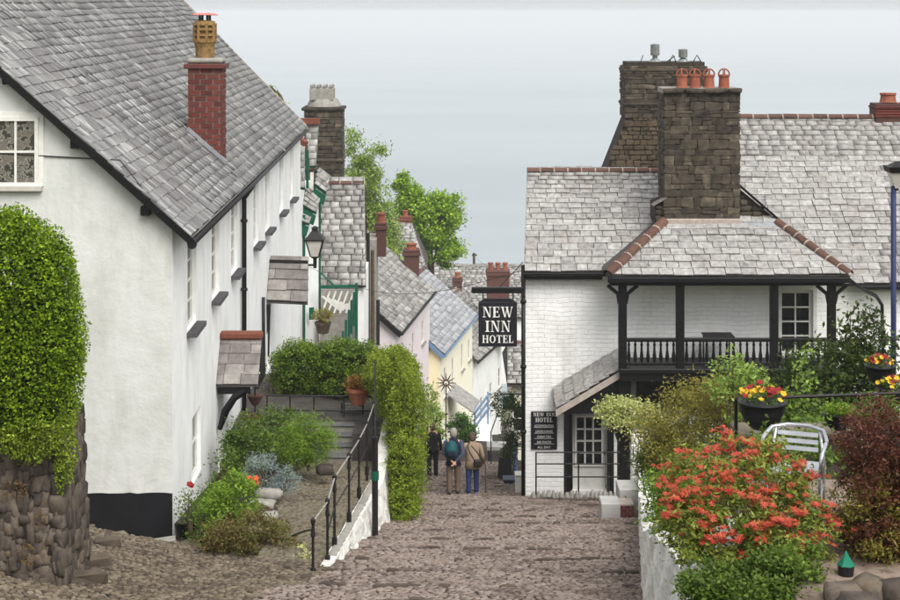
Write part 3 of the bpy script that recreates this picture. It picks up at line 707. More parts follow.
# roof
A = (EX, HD0 - .22, EZ); B = (-5.13, HD1 + .1, EZ); C = (RX, HD1 + .1, EZ + 1.02 * (RX + 5.13) * -1); Dd = (RX, HD0 - .22, roof_z(RX))
mb = deck(A, B, C, Dd, .02)
bk0 = Vector((-14.4, HD0 - .22, roof_z(-4.6))); bk1 = Vector((-14.4, HD1 + .1, roof_z(-4.6)))
mb.poly([Dd, C, bk1, bk0]); roofL = mb.build('roof', M_UNDER, cot)
ns = slates(roofL, B, A, Dd, C, .225, .3, M_SLATE_L, maxparts=300, seed=4, lift=.03, th=.024, jn=.016)
print('left slates', ns)
for k in range(9):   # ridge line off the frame and pale mortar fillet along the far verge
    pass
mb = MB(); mb.beam(Vector(B) + Vector((0, .02, .06)), Vector(C) + Vector((0, .02, .06)), .16, .05); mb.build('verge_fillet', M_MORTARL, roofL)
mb = MB(); a0, a1 = Vector((EX + .08, HD0 - .25, EZ - .09)), Vector((RX, HD0 - .25, roof_z(RX) - .04)); mb.beam(a0, a1, .05, .13); mb.build('barge_board', M_BLACK, roofL)
for px, py in ((8, 79), (76, 143), (146, 210)):
    c = P(px, py, HD0 - .1); MB().bbox((c.x - .09, HD0 - .2, c.z - .1), (c.x + .09, HD0 + .06, c.z + .08), .02).build('purlin_end', M_BLACK, cot)
mb = MB(); mb.tube([(EX + .05, HD0 - .25, EZ - .1), (EX - .12, 40, EZ - .13), (-5.1, HD1, EZ - .1)], .065, 8); gut = mb.build('gutter', M_IRON, cot, smooth=True)
MB().tube([(EX + .06, HD0 - .27, EZ - .11), (EX + .06, HD0 - .23, EZ - .11)], .09, 10).build('gutter_end', M_IRON, gut)
dp = MB(); xd = wx(39.6); dp.tube([(EX - .1, 39.6, EZ - .15), (xd + .09, 39.6, EZ - .5), (xd + .09, 39.6, -10.1)], .06, 8)
for z in (-5.2, -6.9, -8.6): dp.tube([(xd + .09, 39.6, z), (xd + .09, 39.6, z + .07)], .085, 8)
dp.build('downpipe', M_IRON, cot, smooth=True)
dp = MB(); xd = wx(44.3); dp.tube([(xd + .06, 44.3, -7.9), (xd + .06, 44.4, -9.9)], .045, 6); dp.build('downpipe', M_IRON, cot, smooth=True)
MB().tube([(-9.4, HD0 - .02, ZP(150, HD0)), P(120, 160, HD0 - .03), P(163, 214, HD0 - .05), P(176, 232, HD0 - .06)], .012, 5).build('cable', M_IRON, cot)
# gable window
o = P(-26, 186, HD0); wdw = window(cot, o, (1, 0, 0), (0, -1, 0), XP(39, HD0) - o.x, ZP(117, HD0) - o.z, 3, 2, fm=M_WOODW, gm=M_CURT, recess=-.005, fw=.07, bar=.04, sill=M_GREYWOOD, surround=.09)
# brick chimney on the slope
D0, D1 = 37.9, 38.55; xa, xb = XP(187.5, D0), XP(222, D0); zt = ZP(68, D0); zb = roof_z(xb) - .25
ch = MB().box((xa + .02, D0 + .02, zb - .2), (xb - .02, D1, zt)).build('brick_chimney', M_MORTARL, cot)
bricks(ch, (xa, D0 + .02, zb), (1, 0, 0), (0, -1, 0), xb - xa, zt - zb, M_BRICK, .3, .128, .035, seed=8, joint=.024)
bricks(ch, (xb - .02, D0, zb), (0, 1, 0), (1, 0, 0), D1 - D0, zt - zb, M_BRICK, .3, .128, .035, seed=9, joint=.024)
MB().bbox((xa - .08, D0 - .08, zt - .02), (xb + .07, D1 + .08, zt + .1), .02).build('chimney_cap', M_BRICK, ch)
MB().bbox((xa - .02, D0 - .02, zt + .1), (xb + .01, D1 + .02, zt + .24), .05).build('flaunching', M_CONC, ch)
pc = Vector(((XP(191.5, D0) + XP(214, D0)) / 2, (D0 + D1) / 2, zt + .2)); k = (D0 + .3) / F
pot = MB().lathe(pc, [(9.5 * k, 0), (9.5 * k, 12 * k), (10.5 * k, 16 * k), (11.5 * k, 17 * k), (11.5 * k, 20 * k), (9 * k, 20.5 * k), (9 * k, 23 * k), (11.5 * k, 23.4 * k), (11.5 * k, 25.5 * k), (9 * k, 26 * k), (9 * k, 28.5 * k), (11.5 * k, 29 * k), (11.5 * k, 31 * k), (9 * k, 31.5 * k), (9 * k, 33.5 * k), (11.5 * k, 34 * k), (10 * k, 38 * k), (6 * k, 39 * k)], 14).build('chimney_pot', M_BUFF, ch)
for q in range(8):
    a = q * math.pi / 4 + .3; MB().box((-.025, -.025, 0), (.025, .025, 0)) 
    d = Vector((math.cos(a), math.sin(a), 0)) * 10.2 * k; MB().tube([pc + d + Z3 * 18 * k, pc + d + Z3 * 36 * k], .045, 6).build('louvre_post', M_BUFF, pot)
M_COWL = mat('red_cowl', [(196, 110, 104), (206, 128, 120)], .6, 5, 1, 0)
cw = MB().lathe(pc + Z3 * 44 * k, [(13 * k, 0), (13.5 * k, .6 * k), (10 * k, 2 * k), (2 * k, 2.6 * k)], 14)
cw.build('cowl', M_COWL, pot)
sm = MB()
for q in range(4):
    a = q * math.pi / 2 + .6; d = Vector((math.cos(a), math.sin(a), 0)) * 5.5 * k; sm.tube([pc + d + Z3 * 37 * k, pc + d + Z3 * 45 * k], .03, 6)
sm.build('cowl_stay', M_IRON, pot)
fl = MB(); fl.slab((xa - .02, D0 - .08, roof_z(xa) + .03), (xb - xa + .1, 0, roof_z(xb + .08) - roof_z(xa)), (0, .1, .0), (.05, 0, .07)); fl.build('flashing', M_LEAD, ch)
# gabled slate canopy over the door
pr = MB(); r0, r1 = Vector((-5.16, 35.95, -7.3)), Vector((-4.22, 35.95, -7.3)); e0, e1 = Vector((-5.16, 35.2, -8.2)), Vector((-4.22, 35.2, -8.2)); b0, b1 = Vector((-5.16, 36.7, -8.2)), Vector((-4.22, 36.7, -8.2))
th = Vector((0, 0, -.05)); pr.hexa([e0 + th, e1 + th, r1 + th, r0 + th, e0, e1, r1, r0]); pr.hexa([r0 + th, r1 + th, b1 + th, b0 + th, r0, r1, b1, b0]); porch = pr.build('door_canopy', M_UNDER, cot)
slates(porch, e0, e1, r1, r0, .25, .42, M_SLATE_D, maxparts=60, seed=2)
MB().bbox((-5.16, 35.8, -7.34), (-4.2, 36.05, -7.17), .04).build('ridge_tile', M_RIDGER, porch)
bk = MB(); bk.box((-5.12, 35.25, -8.42), (-4.4, 35.33, -8.27)); bk.box((-4.3, 35.25, -8.3), (-4.22, 36.6, -8.2))
bk.tube([(-4.5, 35.28, -8.35), (-4.75, 35.28, -8.5), (-4.95, 35.28, -8.8), (-5.08, 35.28, -9.2)], [.07, .09, .1, .06], 6)
bk.poly([(-4.21, 35.3, -8.2), (-4.21, 36.6, -8.2), (-4.21, 35.95, -7.4)]); bk.build('bracket', M_BLACK, porch)
# weathered lead canopy further down
r0, r1 = Vector((-5.24, 46.5, -7.3)), Vector((-4.12, 46.5, -7.33)); e0, e1 = Vector((-5.22, 45.6, -8.25)), Vector((-4.05, 45.6, -8.3))
pr = MB().hexa([e0 + th, e1 + th, r1 + th, r0 + th, e0, e1, r1, r0]); cn = pr.build('weathered_canopy', M_UNDER, cot)
slates(cn, e0, e1, r1, r0, .36, .9, M_SLATE_D, maxparts=30, seed=3, lift=.05, th=.03)
MB().beam(r0 + Vector((0, -.02, .06)), r1 + Vector((0, -.02, .06)), .14, .1).build('canopy_capping', M_IRON, cn)
MB().tube([(-5.2, 45.65, -8.35), (-5.2, 45.7, -8.7), (-5.25, 45.7, -9.2)], [.09, .06, .03], 6).build('bracket', M_IRON, cn)
MB().tube([(-5.2, 46.0, -8.4), (-5.22, 46.0, -9.9)], .03, 5).build('cable', M_IRON, cot)
# street lantern on a wall arm
LD = 47.0; lt = thing('street_lantern', 'black glazed street lantern on an iron arm from the cottage wall', 'lantern', (XP(315, LD), LD, ZP(262, LD))); lc = P(315, 0, LD)
zz = lambda y: ZP(y, LD); kx = LD / F
MB().tube([(wx(LD), LD, zz(265)), (lc.x, LD, zz(265))], .035, 6).build('arm', M_IRON, lt)
def frus(y0, r0_, y1, r1_, mb):
    mb.hexa([(lc.x - r0_, LD - r0_, zz(y0)), (lc.x + r0_, LD - r0_, zz(y0)), (lc.x + r0_, LD + r0_, zz(y0)), (lc.x - r0_, LD + r0_, zz(y0)), (lc.x - r1_, LD - r1_, zz(y1)), (lc.x + r1_, LD - r1_, zz(y1)), (lc.x + r1_, LD + r1_, zz(y1)), (lc.x - r1_, LD + r1_, zz(y1))])
mb = MB(); frus(268, 1.5 * kx, 258, 1.8 * kx, mb); frus(258, 3 * kx, 256, 4.2 * kx, mb); mb.build('holder', M_IRON, lt)
M_LGL = mat('lantern_glass', [(196, 190, 180), (214, 210, 202)], .2, 3, 1, 0, spec=.5)
mb = MB(); frus(256, 4 * kx, 240, 8.2 * kx, mb); mb.build('glass', M_LGL, lt)
mb = MB()
for sx, sy in ((-1, -1), (1, -1), (1, 1), (-1, 1)): mb.tube([(lc.x + sx * 4.1 * kx, LD + sy * 4.1 * kx, zz(256.3)), (lc.x + sx * 8.3 * kx, LD + sy * 8.3 * kx, zz(240))], .022, 5)
mb.build('glazing_bars', M_IRON, lt)
mb = MB(); frus(240, 9.6 * kx, 238.5, 9.8 * kx, mb); frus(238.5, 9 * kx, 231, 3.6 * kx, mb); frus(231, 3 * kx, 228, 3 * kx, mb); frus(228, 3.8 * kx, 226, 1 * kx, mb); mb.build('roof', M_IRON, lt)
# ------------------------------------------------------------------ the inn on the right
hot = thing('inn_building', 'white painted brick inn with pale slate roofs, stone chimneys and black timber balcony', 'inn', (6.0, 42.0, zs(42)))
DH = 42.0; hx0 = XP(524.5, DH); hz0 = zs(DH) - .6
ez = ZP(271, DH) + .02
nF = Vector((0, -1, 0)); uF = Vector((1, 0, 0))
dX0, dX1, dZ0, dZ1 = XP(572, DH), XP(607, DH), ZP(491, DH), ZP(411, DH)
bX0, bX1, bZ0, bZ1 = XP(779, DH), XP(813, DH), -9.0, ZP(290, DH)
wall_holes('front_wall', hot, (hx0, DH, hz0), uF, nF, 10.0 - hx0, ez + .25 - hz0, [(dX0 - hx0, dZ0 - hz0, dX1 - hx0, dZ1 - hz0), (bX0 - hx0, bZ0 - hz0, bX1 - hx0, bZ1 - hz0)], M_HOTEL, .16)
M_HOTELS = mat('painted_brick_side', [(224, 224, 220), (238, 238, 236)], .75, 1.2, 1, 0, bump=.5, bscale=14, brick=('Y', .46, .155))
sw = MB(); RY, RZ = 44.55, ZP(172, 44.5); BY = 47.2
sw.poly([(hx0, DH, hz0), (hx0, DH, ez + .2), (2.24, RY, RZ - .12), (2.46, BY, ez + .2), (2.46, BY, hz0 - 2)]); sw.poly([(2.46, BY, hz0 - 2), (2.46, BY, ez + .2), (10, BY, ez + .2), (10, BY, hz0 - 2)]); sw.build('side_wall', M_HOTELS, hot)
# left roof
EY = DH - .28; eL = XP(524, EY); A = (eL, EY, ez); B = (7.4, EY, ez); C = (7.4, RY, RZ); D_ = (XP(527, RY), RY, RZ)
mb = MB(); dn = Vector((0, .04, -.07)); mb.hexa([Vector(A) + dn, Vector(B) + dn, Vector(C) + dn, Vector(D_) + dn, A, B, C, D_]); mb.poly([D_, C, (7.4, BY + .2, ez), (2.4, BY + .2, ez)])
r1 = mb.build('left_roof', M_UNDER, hot)
visL = lambda x, y: x < 664 and y < 272 and (x < 606 or (x - 606) * 54 / 58 < 277 - y)
print('inn left slates', slates(r1, A, B, C, D_, .255, .36, M_SLATE_H, 150, gauge_top=.15, lift=.03, th=.022, jn=.016, seed=21, vis=visL, prefer=lambda x, y: -y))
ridge_tiles(r1, Vector(D_) + Vector((0, 0, .02)), (XP(664, RY), RY, RZ + .02), 10, M_RIDGE, .12)
# balcony roof with hips
bE, bz = 40.28, ZP(276, 40.28); bT, tz = 42.0, ZP(223, 42.0)
A = (XP(607, bE), bE, bz); B = (XP(851, bE), bE, bz); C = (XP(776, bT), bT, tz); D_ = (XP(665, bT), bT, tz)
mb = MB(); mb.hexa([Vector(A) + Vector((.05, .06, -.08)), Vector(B) + Vector((-.05, .06, -.08)), Vector(C) + Vector((0, .06, -.08)), Vector(D_) + Vector((0, .06, -.08)), A, B, C, D_])
yb = EY + (bz - ez) / ((RZ - ez) / (RY - EY)); yt = EY + (tz - ez) / ((RZ - ez) / (RY - EY))
mb.poly([A, D_, (D_[0], yt, tz), (A[0] + .02, 42.2, bz)]); mb.poly([B, (B[0], 43.2, bz), (C[0], 43.5, tz), C]); mb.poly([D_, C, (C[0], 43.5, tz), (D_[0], yt + .2, tz)])
r2 = mb.build('balcony_roof', M_UNDER, hot)
print('balcony slates', slates(r2, A, B, C, D_, .255, .40, M_SLATE_H, 240, gauge_top=.24, lift=.034, th=.024, jn=.018, seed=22))
ridge_tiles(r2, Vector(A) + Vector((.02, 0, .04)), Vector(D_) + Vector((.0, .0, .06)), 6, M_RIDGE, .16, 'hip_tile')
ridge_tiles(r2, Vector(B) + Vector((-.02, 0, .04)), Vector(C) + Vector((.0, .0, .06)), 7, M_RIDGE, .13, 'hip_tile')
MB().slab((D_[0] + .05, bT - .32, tz - .16), (C[0] - D_[0] - .1, 0, 0), (0, .33, .215), (0, -.012, .02)).build('lead_flashing', M_LEAD, r2)
MB().beam((A[0] - .12, bE + .15, bz + .0), (D_[0] - .14, bT + .1, tz + .0), .06, .05).build('valley_strip', M_BLACK, r2)
MB().bbox((A[0] + .02, bE - .06, bz - .17), (B[0] - .02, bE + .06, bz - .03), .02).build('gutter', M_BLACK, r2)
MB().bbox((A[0] + .1, bE + .2, bz - .28), (B[0] - .1, bE + .42, bz - .1), .02).build('wall_plate', M_BLACK, r2)
MB().bbox((eL - .02, EY - .1, ez - .1), (A[0] + .12, EY + .02, ez - .01), .02).build('gutter', M_BLACK, r1)
MB().slab((eL + .02, EY - .02, ez - .2), (A[0] - eL, 0, 0), (0, .25, 0), (0, 0, .1)).build('soffit', M_BLACK, r1)
# big rear roof
gE, gz, gR, gRz = 42.8, ZP(284, 42.8), 47.2, ZP(118, 47.2)
A = (3.3, gE, gz); B = (20.0, gE, gz); C = (20.0, gR, gRz); D_ = (XP(702, gR), gR, gRz)
mb = MB(); mb.hexa([Vector(A) + dn, Vector(B) + dn, Vector(C) + dn, Vector(D_) + dn, A, B, C, D_]); mb.poly([D_, C, (20, 51.6, gz), (3.3, 51.6, gz)]); mb.poly([A, D_, (3.3, 51.6, gz)])
r3 = mb.build('rear_roof', M_UNDER, hot)
visB = lambda x, y: x > 741 and (x < 850 and y < 187 + (x - 741) * .8 or x >= 850) and not (x > 885 and y > 165)
print('big slates', slates(r3, A, B, C, D_, .245, .38, M_SLATE_H, 160, gauge_top=.2, lift=.03, th=.022, jn=.016, seed=23, vis=visB, prefer=lambda x, y: -y))
ridge_tiles(r3, (XP(738, gR), gR, gRz + .02), (XP(738, gR) + 13 * .44, gR, gRz + .02), 13, M_RIDGE, .13)
MB().beam((D_[0] - .02, gR - .05, gRz + .05), Vector(A).lerp(Vector(D_), .35), .1, .08).build('hip_fillet', M_MORTARL, r3)
# rear facade to the right of the balcony
wall_holes('rear_front_wall', hot, (9.9, 43.12, hz0), uF, nF, 10.1, gz + .2 - hz0, [], M_HOTEL)
MB().bbox((XP(858, 42.7), 42.62, gz - .13), (20, 42.78, gz - .02), .02).build('gutter', M_BLACK, r3)
MB().tube([P(846, 277, 41.2), P(860, 288, 41.9), P(876, 296, 42.4), P(882, 305, 42.9), P(883, 360, 42.95)], .05, 6).build('downpipe', M_BLACK, hot, smooth=True)
# front chimney: every stone its own piece
def stack(name, x0, x1, y0, y1, z0, z1, seed, sides=('f', 'l', 'r'), hh=(.1, .28), ww=(.14, .56), m=M_STONE_C, clipf=None):
    c = MB().box((x0, y0, z0), (x1, y1, z1)).build(name, M_MORTAR, hot)
    k = 0
    if 'f' in sides: k += stones(c, (x0 - .03, y0, z0), (1, 0, 0), (0, 0, 1), (0, -1, 0), x1 - x0 + .06, z1 - z0, m, hh, ww, .09, seed, boxy=.13, split=.35, smooth=False, rot=.07, gap=.012, jitter=.02)
    if 'l' in sides: k += stones(c, (x0, y1, z0), (0, -1, 0), (0, 0, 1), (-1, 0, 0), y1 - y0, z1 - z0, m, hh, ww, .09, seed + 1, boxy=.13, split=.35, smooth=False)
    if 'r' in sides: k += stones(c, (x1, y0, z0), (0, 1, 0), (0, 0, 1), (1, 0, 0), y1 - y0, z1 - z0, m, hh, ww, .09, seed + 2, boxy=.13, split=.35, smooth=False)
    print(name, k); return c
cy0, cy1 = 42.03, 43.1; cx0, cx1 = XP(665, 42), XP(739, 42); cz0, cz1 = tz - .12, ZP(93, 42)
ch1 = stack('front_chimney', cx0, cx1, cy0, cy1, cz0, cz1, 31, ('f', 'l'))
stones(ch1, (cx0 - .07, cy0 - .06, cz1), (1, 0, 0), (0, 0, 1), (0, -1, 0), cx1 - cx0 + .14, .14, M_STONE_C, (.13, .14), (.4, .7), .18, 34, boxy=.12, name='cap_stone')
MB().box((cx0 - .05, cy0 - .02, cz1 - .01), (cx1 + .05, cy1 + .05, cz1 + .12)).build('cap_slab', M_CONC, ch1)
for px in (682, 695, 709, 724):
    w = 6.2 * 42.5 / F; c = Vector((XP(px, 42.5), 42.5, cz1 + .1))
    pt = MB().lathe(c, [(w * 1.0, 0), (w * .88, .06), (w * .82, .3), (w * .95, .32), (w * .95, .36), (w * .8, .37)], 14).build('chimney_pot', M_TERRA, ch1, smooth=False)
    mb = MB(); n = 10
    for s in range(2):
        pa = [c + Vector((math.cos(math.pi * i / n) * w * .9 * (1 if s == 0 else .25), (0 if s == 0 else math.cos(math.pi * i / n) * w * .85), .36 + math.sin(math.pi * i / n) * .16)) for i in range(n + 1)]
        mb.tube(pa, .022, 5)
    mb.build('bonnet', M_TERRA, pt)
sh = MB()
def wedge(mb, pts2, y0, y1): 
    n = len(pts2); a = [(x, y0, z) for x, z in pts2]; b = [(x, y1, z) for x, z in pts2]; mb.poly(a); mb.poly(b[::-1])
    for i in range(n): j = (i + 1) % n; mb.poly([a[j], a[i], b[i], b[j]])
q = lambda px, py: (XP(px, 42.2), ZP(py, 42.2))
wedge(sh, [q(736, 224), q(776, 224), q(776, 219), q(741, 190), q(736, 188)], 42.2, 43.6); wedge(sh, [q(655, 222), q(668, 222), q(668, 199), q(655, 204)], 42.15, 43.2)
shd = sh.build('chimney_shoulder', M_MORTAR, hot)
stones(shd, (XP(740, 42.2), 42.2, ZP(223, 42.2)), (1, 0, 0), (0, 0, 1), (0, -1, 0), .95, .75, M_STONE_C, (.14, .2), (.18, .34), .1, 40, clip=lambda x, y: y < .8 - x * .86)
stones(shd, (XP(655, 42.2), 42.15, ZP(221, 42.2)), (1, 0, 0), (0, 0, 1), (0, -1, 0), .28, .42, M_STONE_C, (.14, .2), (.14, .28), .1, 41)
MB().beam((XP(739, 42.1), 42.1, ZP(185, 42.1)), (XP(778, 42.1), 42.1, ZP(219, 42.1)), .12, .06).build('verge_strip', M_BLACK, shd)
MB().beam((XP(652, 42.1), 42.1, ZP(205, 42.1)), (XP(666, 42.1), 42.1, ZP(197, 42.1)), .25, .05).build('slate_weathering', M_SLATE_D, shd)
MB().bbox((XP(664, 41.9), 41.86, tz - .06), (XP(741, 41.9), 42.0, tz + .12), .02).build('flashing', M_MORTARL, ch1)
# rear stack with its long sloping shoulder
sy0 = 46.3; s2 = stack('rear_chimney', XP(626, sy0), XP(706, sy0), sy0, 47.6, ZP(118, sy0), ZP(66, sy0), 51, ('f', 'l'))
b2 = MB(); q2 = lambda px, py: (XP(px, sy0), ZP(py, sy0))
wedge(b2, [q2(600, 184), q2(706, 184), q2(706, 118), q2(626, 118)], sy0 + .0, 47.5); s2b = b2.build('rear_chimney_base', M_MORTAR, hot)
stones(s2b, (XP(600, sy0), sy0, ZP(184, sy0)), (1, 0, 0), (0, 0, 1), (0, -1, 0), XP(690, sy0) - XP(600, sy0), ZP(118, sy0) - ZP(184, sy0), mat('chimney_stone_pale', [(52, 45, 37), (72, 62, 50), (92, 80, 65), (70, 57, 43)], .9, 5, .6, .5, bump=.7, bscale=22), (.1, .2), (.12, .36), .09, 54, boxy=.13, split=.3, smooth=False, rot=.08, clip=lambda x, y: x > .05 + y * .394 and y > .3)
for y_, e in ((70, .07), (104, .08)):
    MB().bbox((XP(626, sy0) - e, sy0 - e, ZP(y_ + 1.5, sy0)), (XP(706, sy0) + e, 47.6 + e, ZP(y_ - 1.5, sy0)), .02).build('string_course', M_STONE_C, s2)
MB().box((XP(627, sy0), sy0 + .05, ZP(67, sy0)), (XP(705, sy0), 47.5, ZP(62, sy0))).build('cap_slab', M_MORTAR, s2)
M_ZINC = mat('zinc', [(120, 122, 122), (150, 152, 150)], .4, 6, 1, 0, metal=.6)
for px, h in ((655, 15), (683, 11)):
    c = P(px, 63, 46.8); k = 46.8 / F
    o_ = MB().lathe(c, [(7.5 * k, 0), (4 * k, 4 * k), (2.6 * k, 5 * k), (2.6 * k, h * .5 * k), (4.6 * k, h * .52 * k), (4.6 * k, h * k * 1.25), (1 * k, h * k * 1.3)], 12).build('chimney_cowl', M_ZINC, s2)
MB().tube([P(640, 64, 46.5), P(643, 55, 46.5)], .012, 4).tube([P(668, 64, 46.5), P(673, 55, 46.5), P(677, 64, 46.5)], .02, 4).tube([P(692, 64, 46.5), P(697, 55, 46.5), P(703, 65, 46.5)], .02, 4).tube([P(663, 64, 46.5), P(675, 56, 46.5)], .012, 4).build('bird_guard', M_IRON, s2)
# far right chimney on the ridge
rc = MB().bbox((XP(873, 47.3), 47.0, gRz - .2), (XP(912, 47.3), 47.7, ZP(103, 47.3)), .02).build('ridge_chimney', M_BRICKF, hot)
for j in range(4): MB().bbox((XP(873, 47.3) - (.03 if j == 3 else .005), 46.97 - (.03 if j == 3 else 0), gRz + .03 + j * .085), (XP(912, 47.3) + .03, 47.72, gRz + .1 + j * .085), .012).build('brick_course', M_BRICK, rc)
MB().lathe(P(888, 102, 47.3), [(.26, 0), (.24, .05), (.22, .2), (.25, .22), (.25, .27)], 12).build('chimney_pot', M_TERRA, rc)
# balcony
bY = 40.62; zf = ZP(369, bY); zr = ZP(340, bY)
xs_ = [XP(p, bY) for p in (622.5, 680, 774, 831.5)]
bal = MB().bbox((XP(620, bY) - .0, bY - .1, zf - .3), (XP(838, bY), DH - .01, zf), .02).build('balcony', M_BLACK, hot)
MB().bbox((XP(619, bY), bY - .16, zf - .1), (XP(839, bY), bY + .02, zf + .03), .02).build('fascia', M_BLACK, bal)
for x in xs_:
    MB().bbox((x - .105, bY - .08, zf), (x + .105, bY + .1, bz - .27), .02).build('post', M_BLACK, bal)
for x, s in ((xs_[0], 1), (xs_[0], -1), (xs_[-1], 1), (xs_[-1], -1)):
    MB().tube([(x + s * .08, bY - .02, bz - .75), (x + s * .13, bY - .02, bz - .5), (x + s * .38, bY - .02, bz - .29)], .05, 6).build('knee_brace', M_BLACK, bal)
MB().bbox((xs_[0], bY - .05, zr - .04), (xs_[-1], bY + .07, zr + .05), .02).build('handrail', M_BLACK, bal)
MB().bbox((xs_[0], bY - .04, zf + .09), (xs_[-1], bY + .06, zf + .17), .01).build('bottom_rail', M_BLACK, bal)
prof = [(.03, 0), (.03, .05), (.045, .1), (.05, .18), (.032, .3), (.026, .42), (.04, .46), (.026, .5), (.03, zr - zf - .17)]
bme = MB().lathe((0, 0, 0), prof, 8).mesh('baluster', True); bme.materials.append(M_BLACK)
for a, b, n in zip(xs_[:-1], xs_[1:], (8, 13, 8)):
    for i in range(n):
        x = a + (b - a) * (i + 1) / (n + 1); add('baluster', bme, None, bal, True, Matrix.Translation((x, bY + .01, zf + .15)))
pan = MB().box((bX0, DH + .12, bZ0), (bX1, DH + .14, bZ1)).build('balcony_door', M_WOODW, hot)
window(hot, (bX0, DH, bZ0 + .02), uF, nF, bX1 - bX0, bZ1 - bZ0 - .02, 2, 4, recess=.12, fw=.09, bar=.04, surround=.1, name='balcony_window')
tbl = thing('balcony_table', 'small dark table standing behind the balcony railing', 'table', (XP(718, 41.2), 41.2, zf))
MB().bbox((XP(703, 41.2), 40.9, zf + .72), (XP(733, 41.2), 41.5, zf + .76), .01).build('table_top', M_IRON, tbl)
for a_ in (705, 731):
    for y_ in (40.95, 41.45): MB().tube([(XP(a_, 41.2), y_, zf), (XP(a_, 41.2), y_, zf + .72)], .02, 6).build('leg', M_IRON, tbl)
# porch under the balcony: lean-to slate canopy, posts, door
pa, pb = P(556.5, 409, 40.75), P(620, 371, 40.75); pD = Vector((0, 1.2, .0))
pz = MB().slab(pa, pb - pa, pD, Vector((0, 0, -.1))); pc_ = pz.build('porch_roof', M_BLACK, hot)
slates(pc_, pa + pD + Vector((0, 0, .24)), pa + Vector((0, 0, 0)), pb + Vector((0, 0, 0)), pb + pD + Vector((0, 0, .24)), .3, .34, M_SLATE_H, 60, seed=27, lift=.03)
MB().slab(pa + Vector((-.02, -.05, -.02)), pb - pa, (0, .06, 0), (0, 0, -.17)).build('barge_board', M_MORTARL, pc_)
gb = MB(); wedge(gb, [(pa.x + .1, pa.z - .15), (pb.x + .1, pa.z - .15), (pb.x + .1, pb.z - .08)], 40.85, 40.9); gb.build('gable_board', M_BLACK, pc_)
for px in (566, 611): MB().bbox((XP(px, 41) - .06, 40.85, zs(41) - .3), (XP(px, 41) + .06, 40.98, pa.z - .15), .01).build('porch_post', M_BLACK, pc_)
MB().bbox((XP(618, 40.8), 40.75, zs(40.8) - .3), (XP(631, 40.8), 41.05, zf - .28), .02).build('balcony_post', M_BLACK, bal)
MB().bbox((XP(636, 42), 41.6, zf - 1.3), (XP(850, 42), DH - .02, zf - .32), .02).build('under_balcony_dark', M_BLACK, bal)  # black box standing in for the dark recess under the balcony
dr = MB().slab((dX0 + .03, DH + .1, dZ0), (dX1 - dX0 - .06, 0, 0), (0, .04, 0), (0, 0, dZ1 - dZ0 - .04)).build('door', M_WOODW, hot)
window(hot, (XP(575, DH), DH + .09, ZP(467, DH)), uF, nF, XP(603.5, DH) - XP(575, DH), ZP(416, DH) - ZP(467, DH), 3, 4, recess=0, fw=.05, bar=.045, name='door_window')
kb = MB(); kb.lathe(Vector((XP(604.5, DH), DH + .06, ZP(455, DH))), [(.03, 0), (.03, .08)], 8); kb.build('door_handle', M_IRON, dr)
mb = MB(); mb.box((dX0 - .09, DH - .05, dZ0), (dX0 - .002, DH + .02, dZ1)); mb.box((dX1 + .002, DH - .05, dZ0), (dX1 + .09, DH + .02, dZ1)); mb.box((dX0 - .09, DH - .047, dZ1 + .002), (dX1 + .09, DH + .02, dZ1 + .1)); mb.build('door_frame', M_BLACK, hot)
# corner downpipe and hanging sign bracket
mb = MB(); cpx = XP(523.4, 41.75); mb.tube([(cpx, 41.78, ez - .1), (cpx, 41.78, zs(41.8) + .02)], .055, 8)
for z in (-7.6, -9.3, -11.0): mb.tube([(cpx, 41.78, z), (cpx, 41.78, z + .08)], .08, 8)
mb.build('downpipe', M_BLACK, hot, smooth=True)

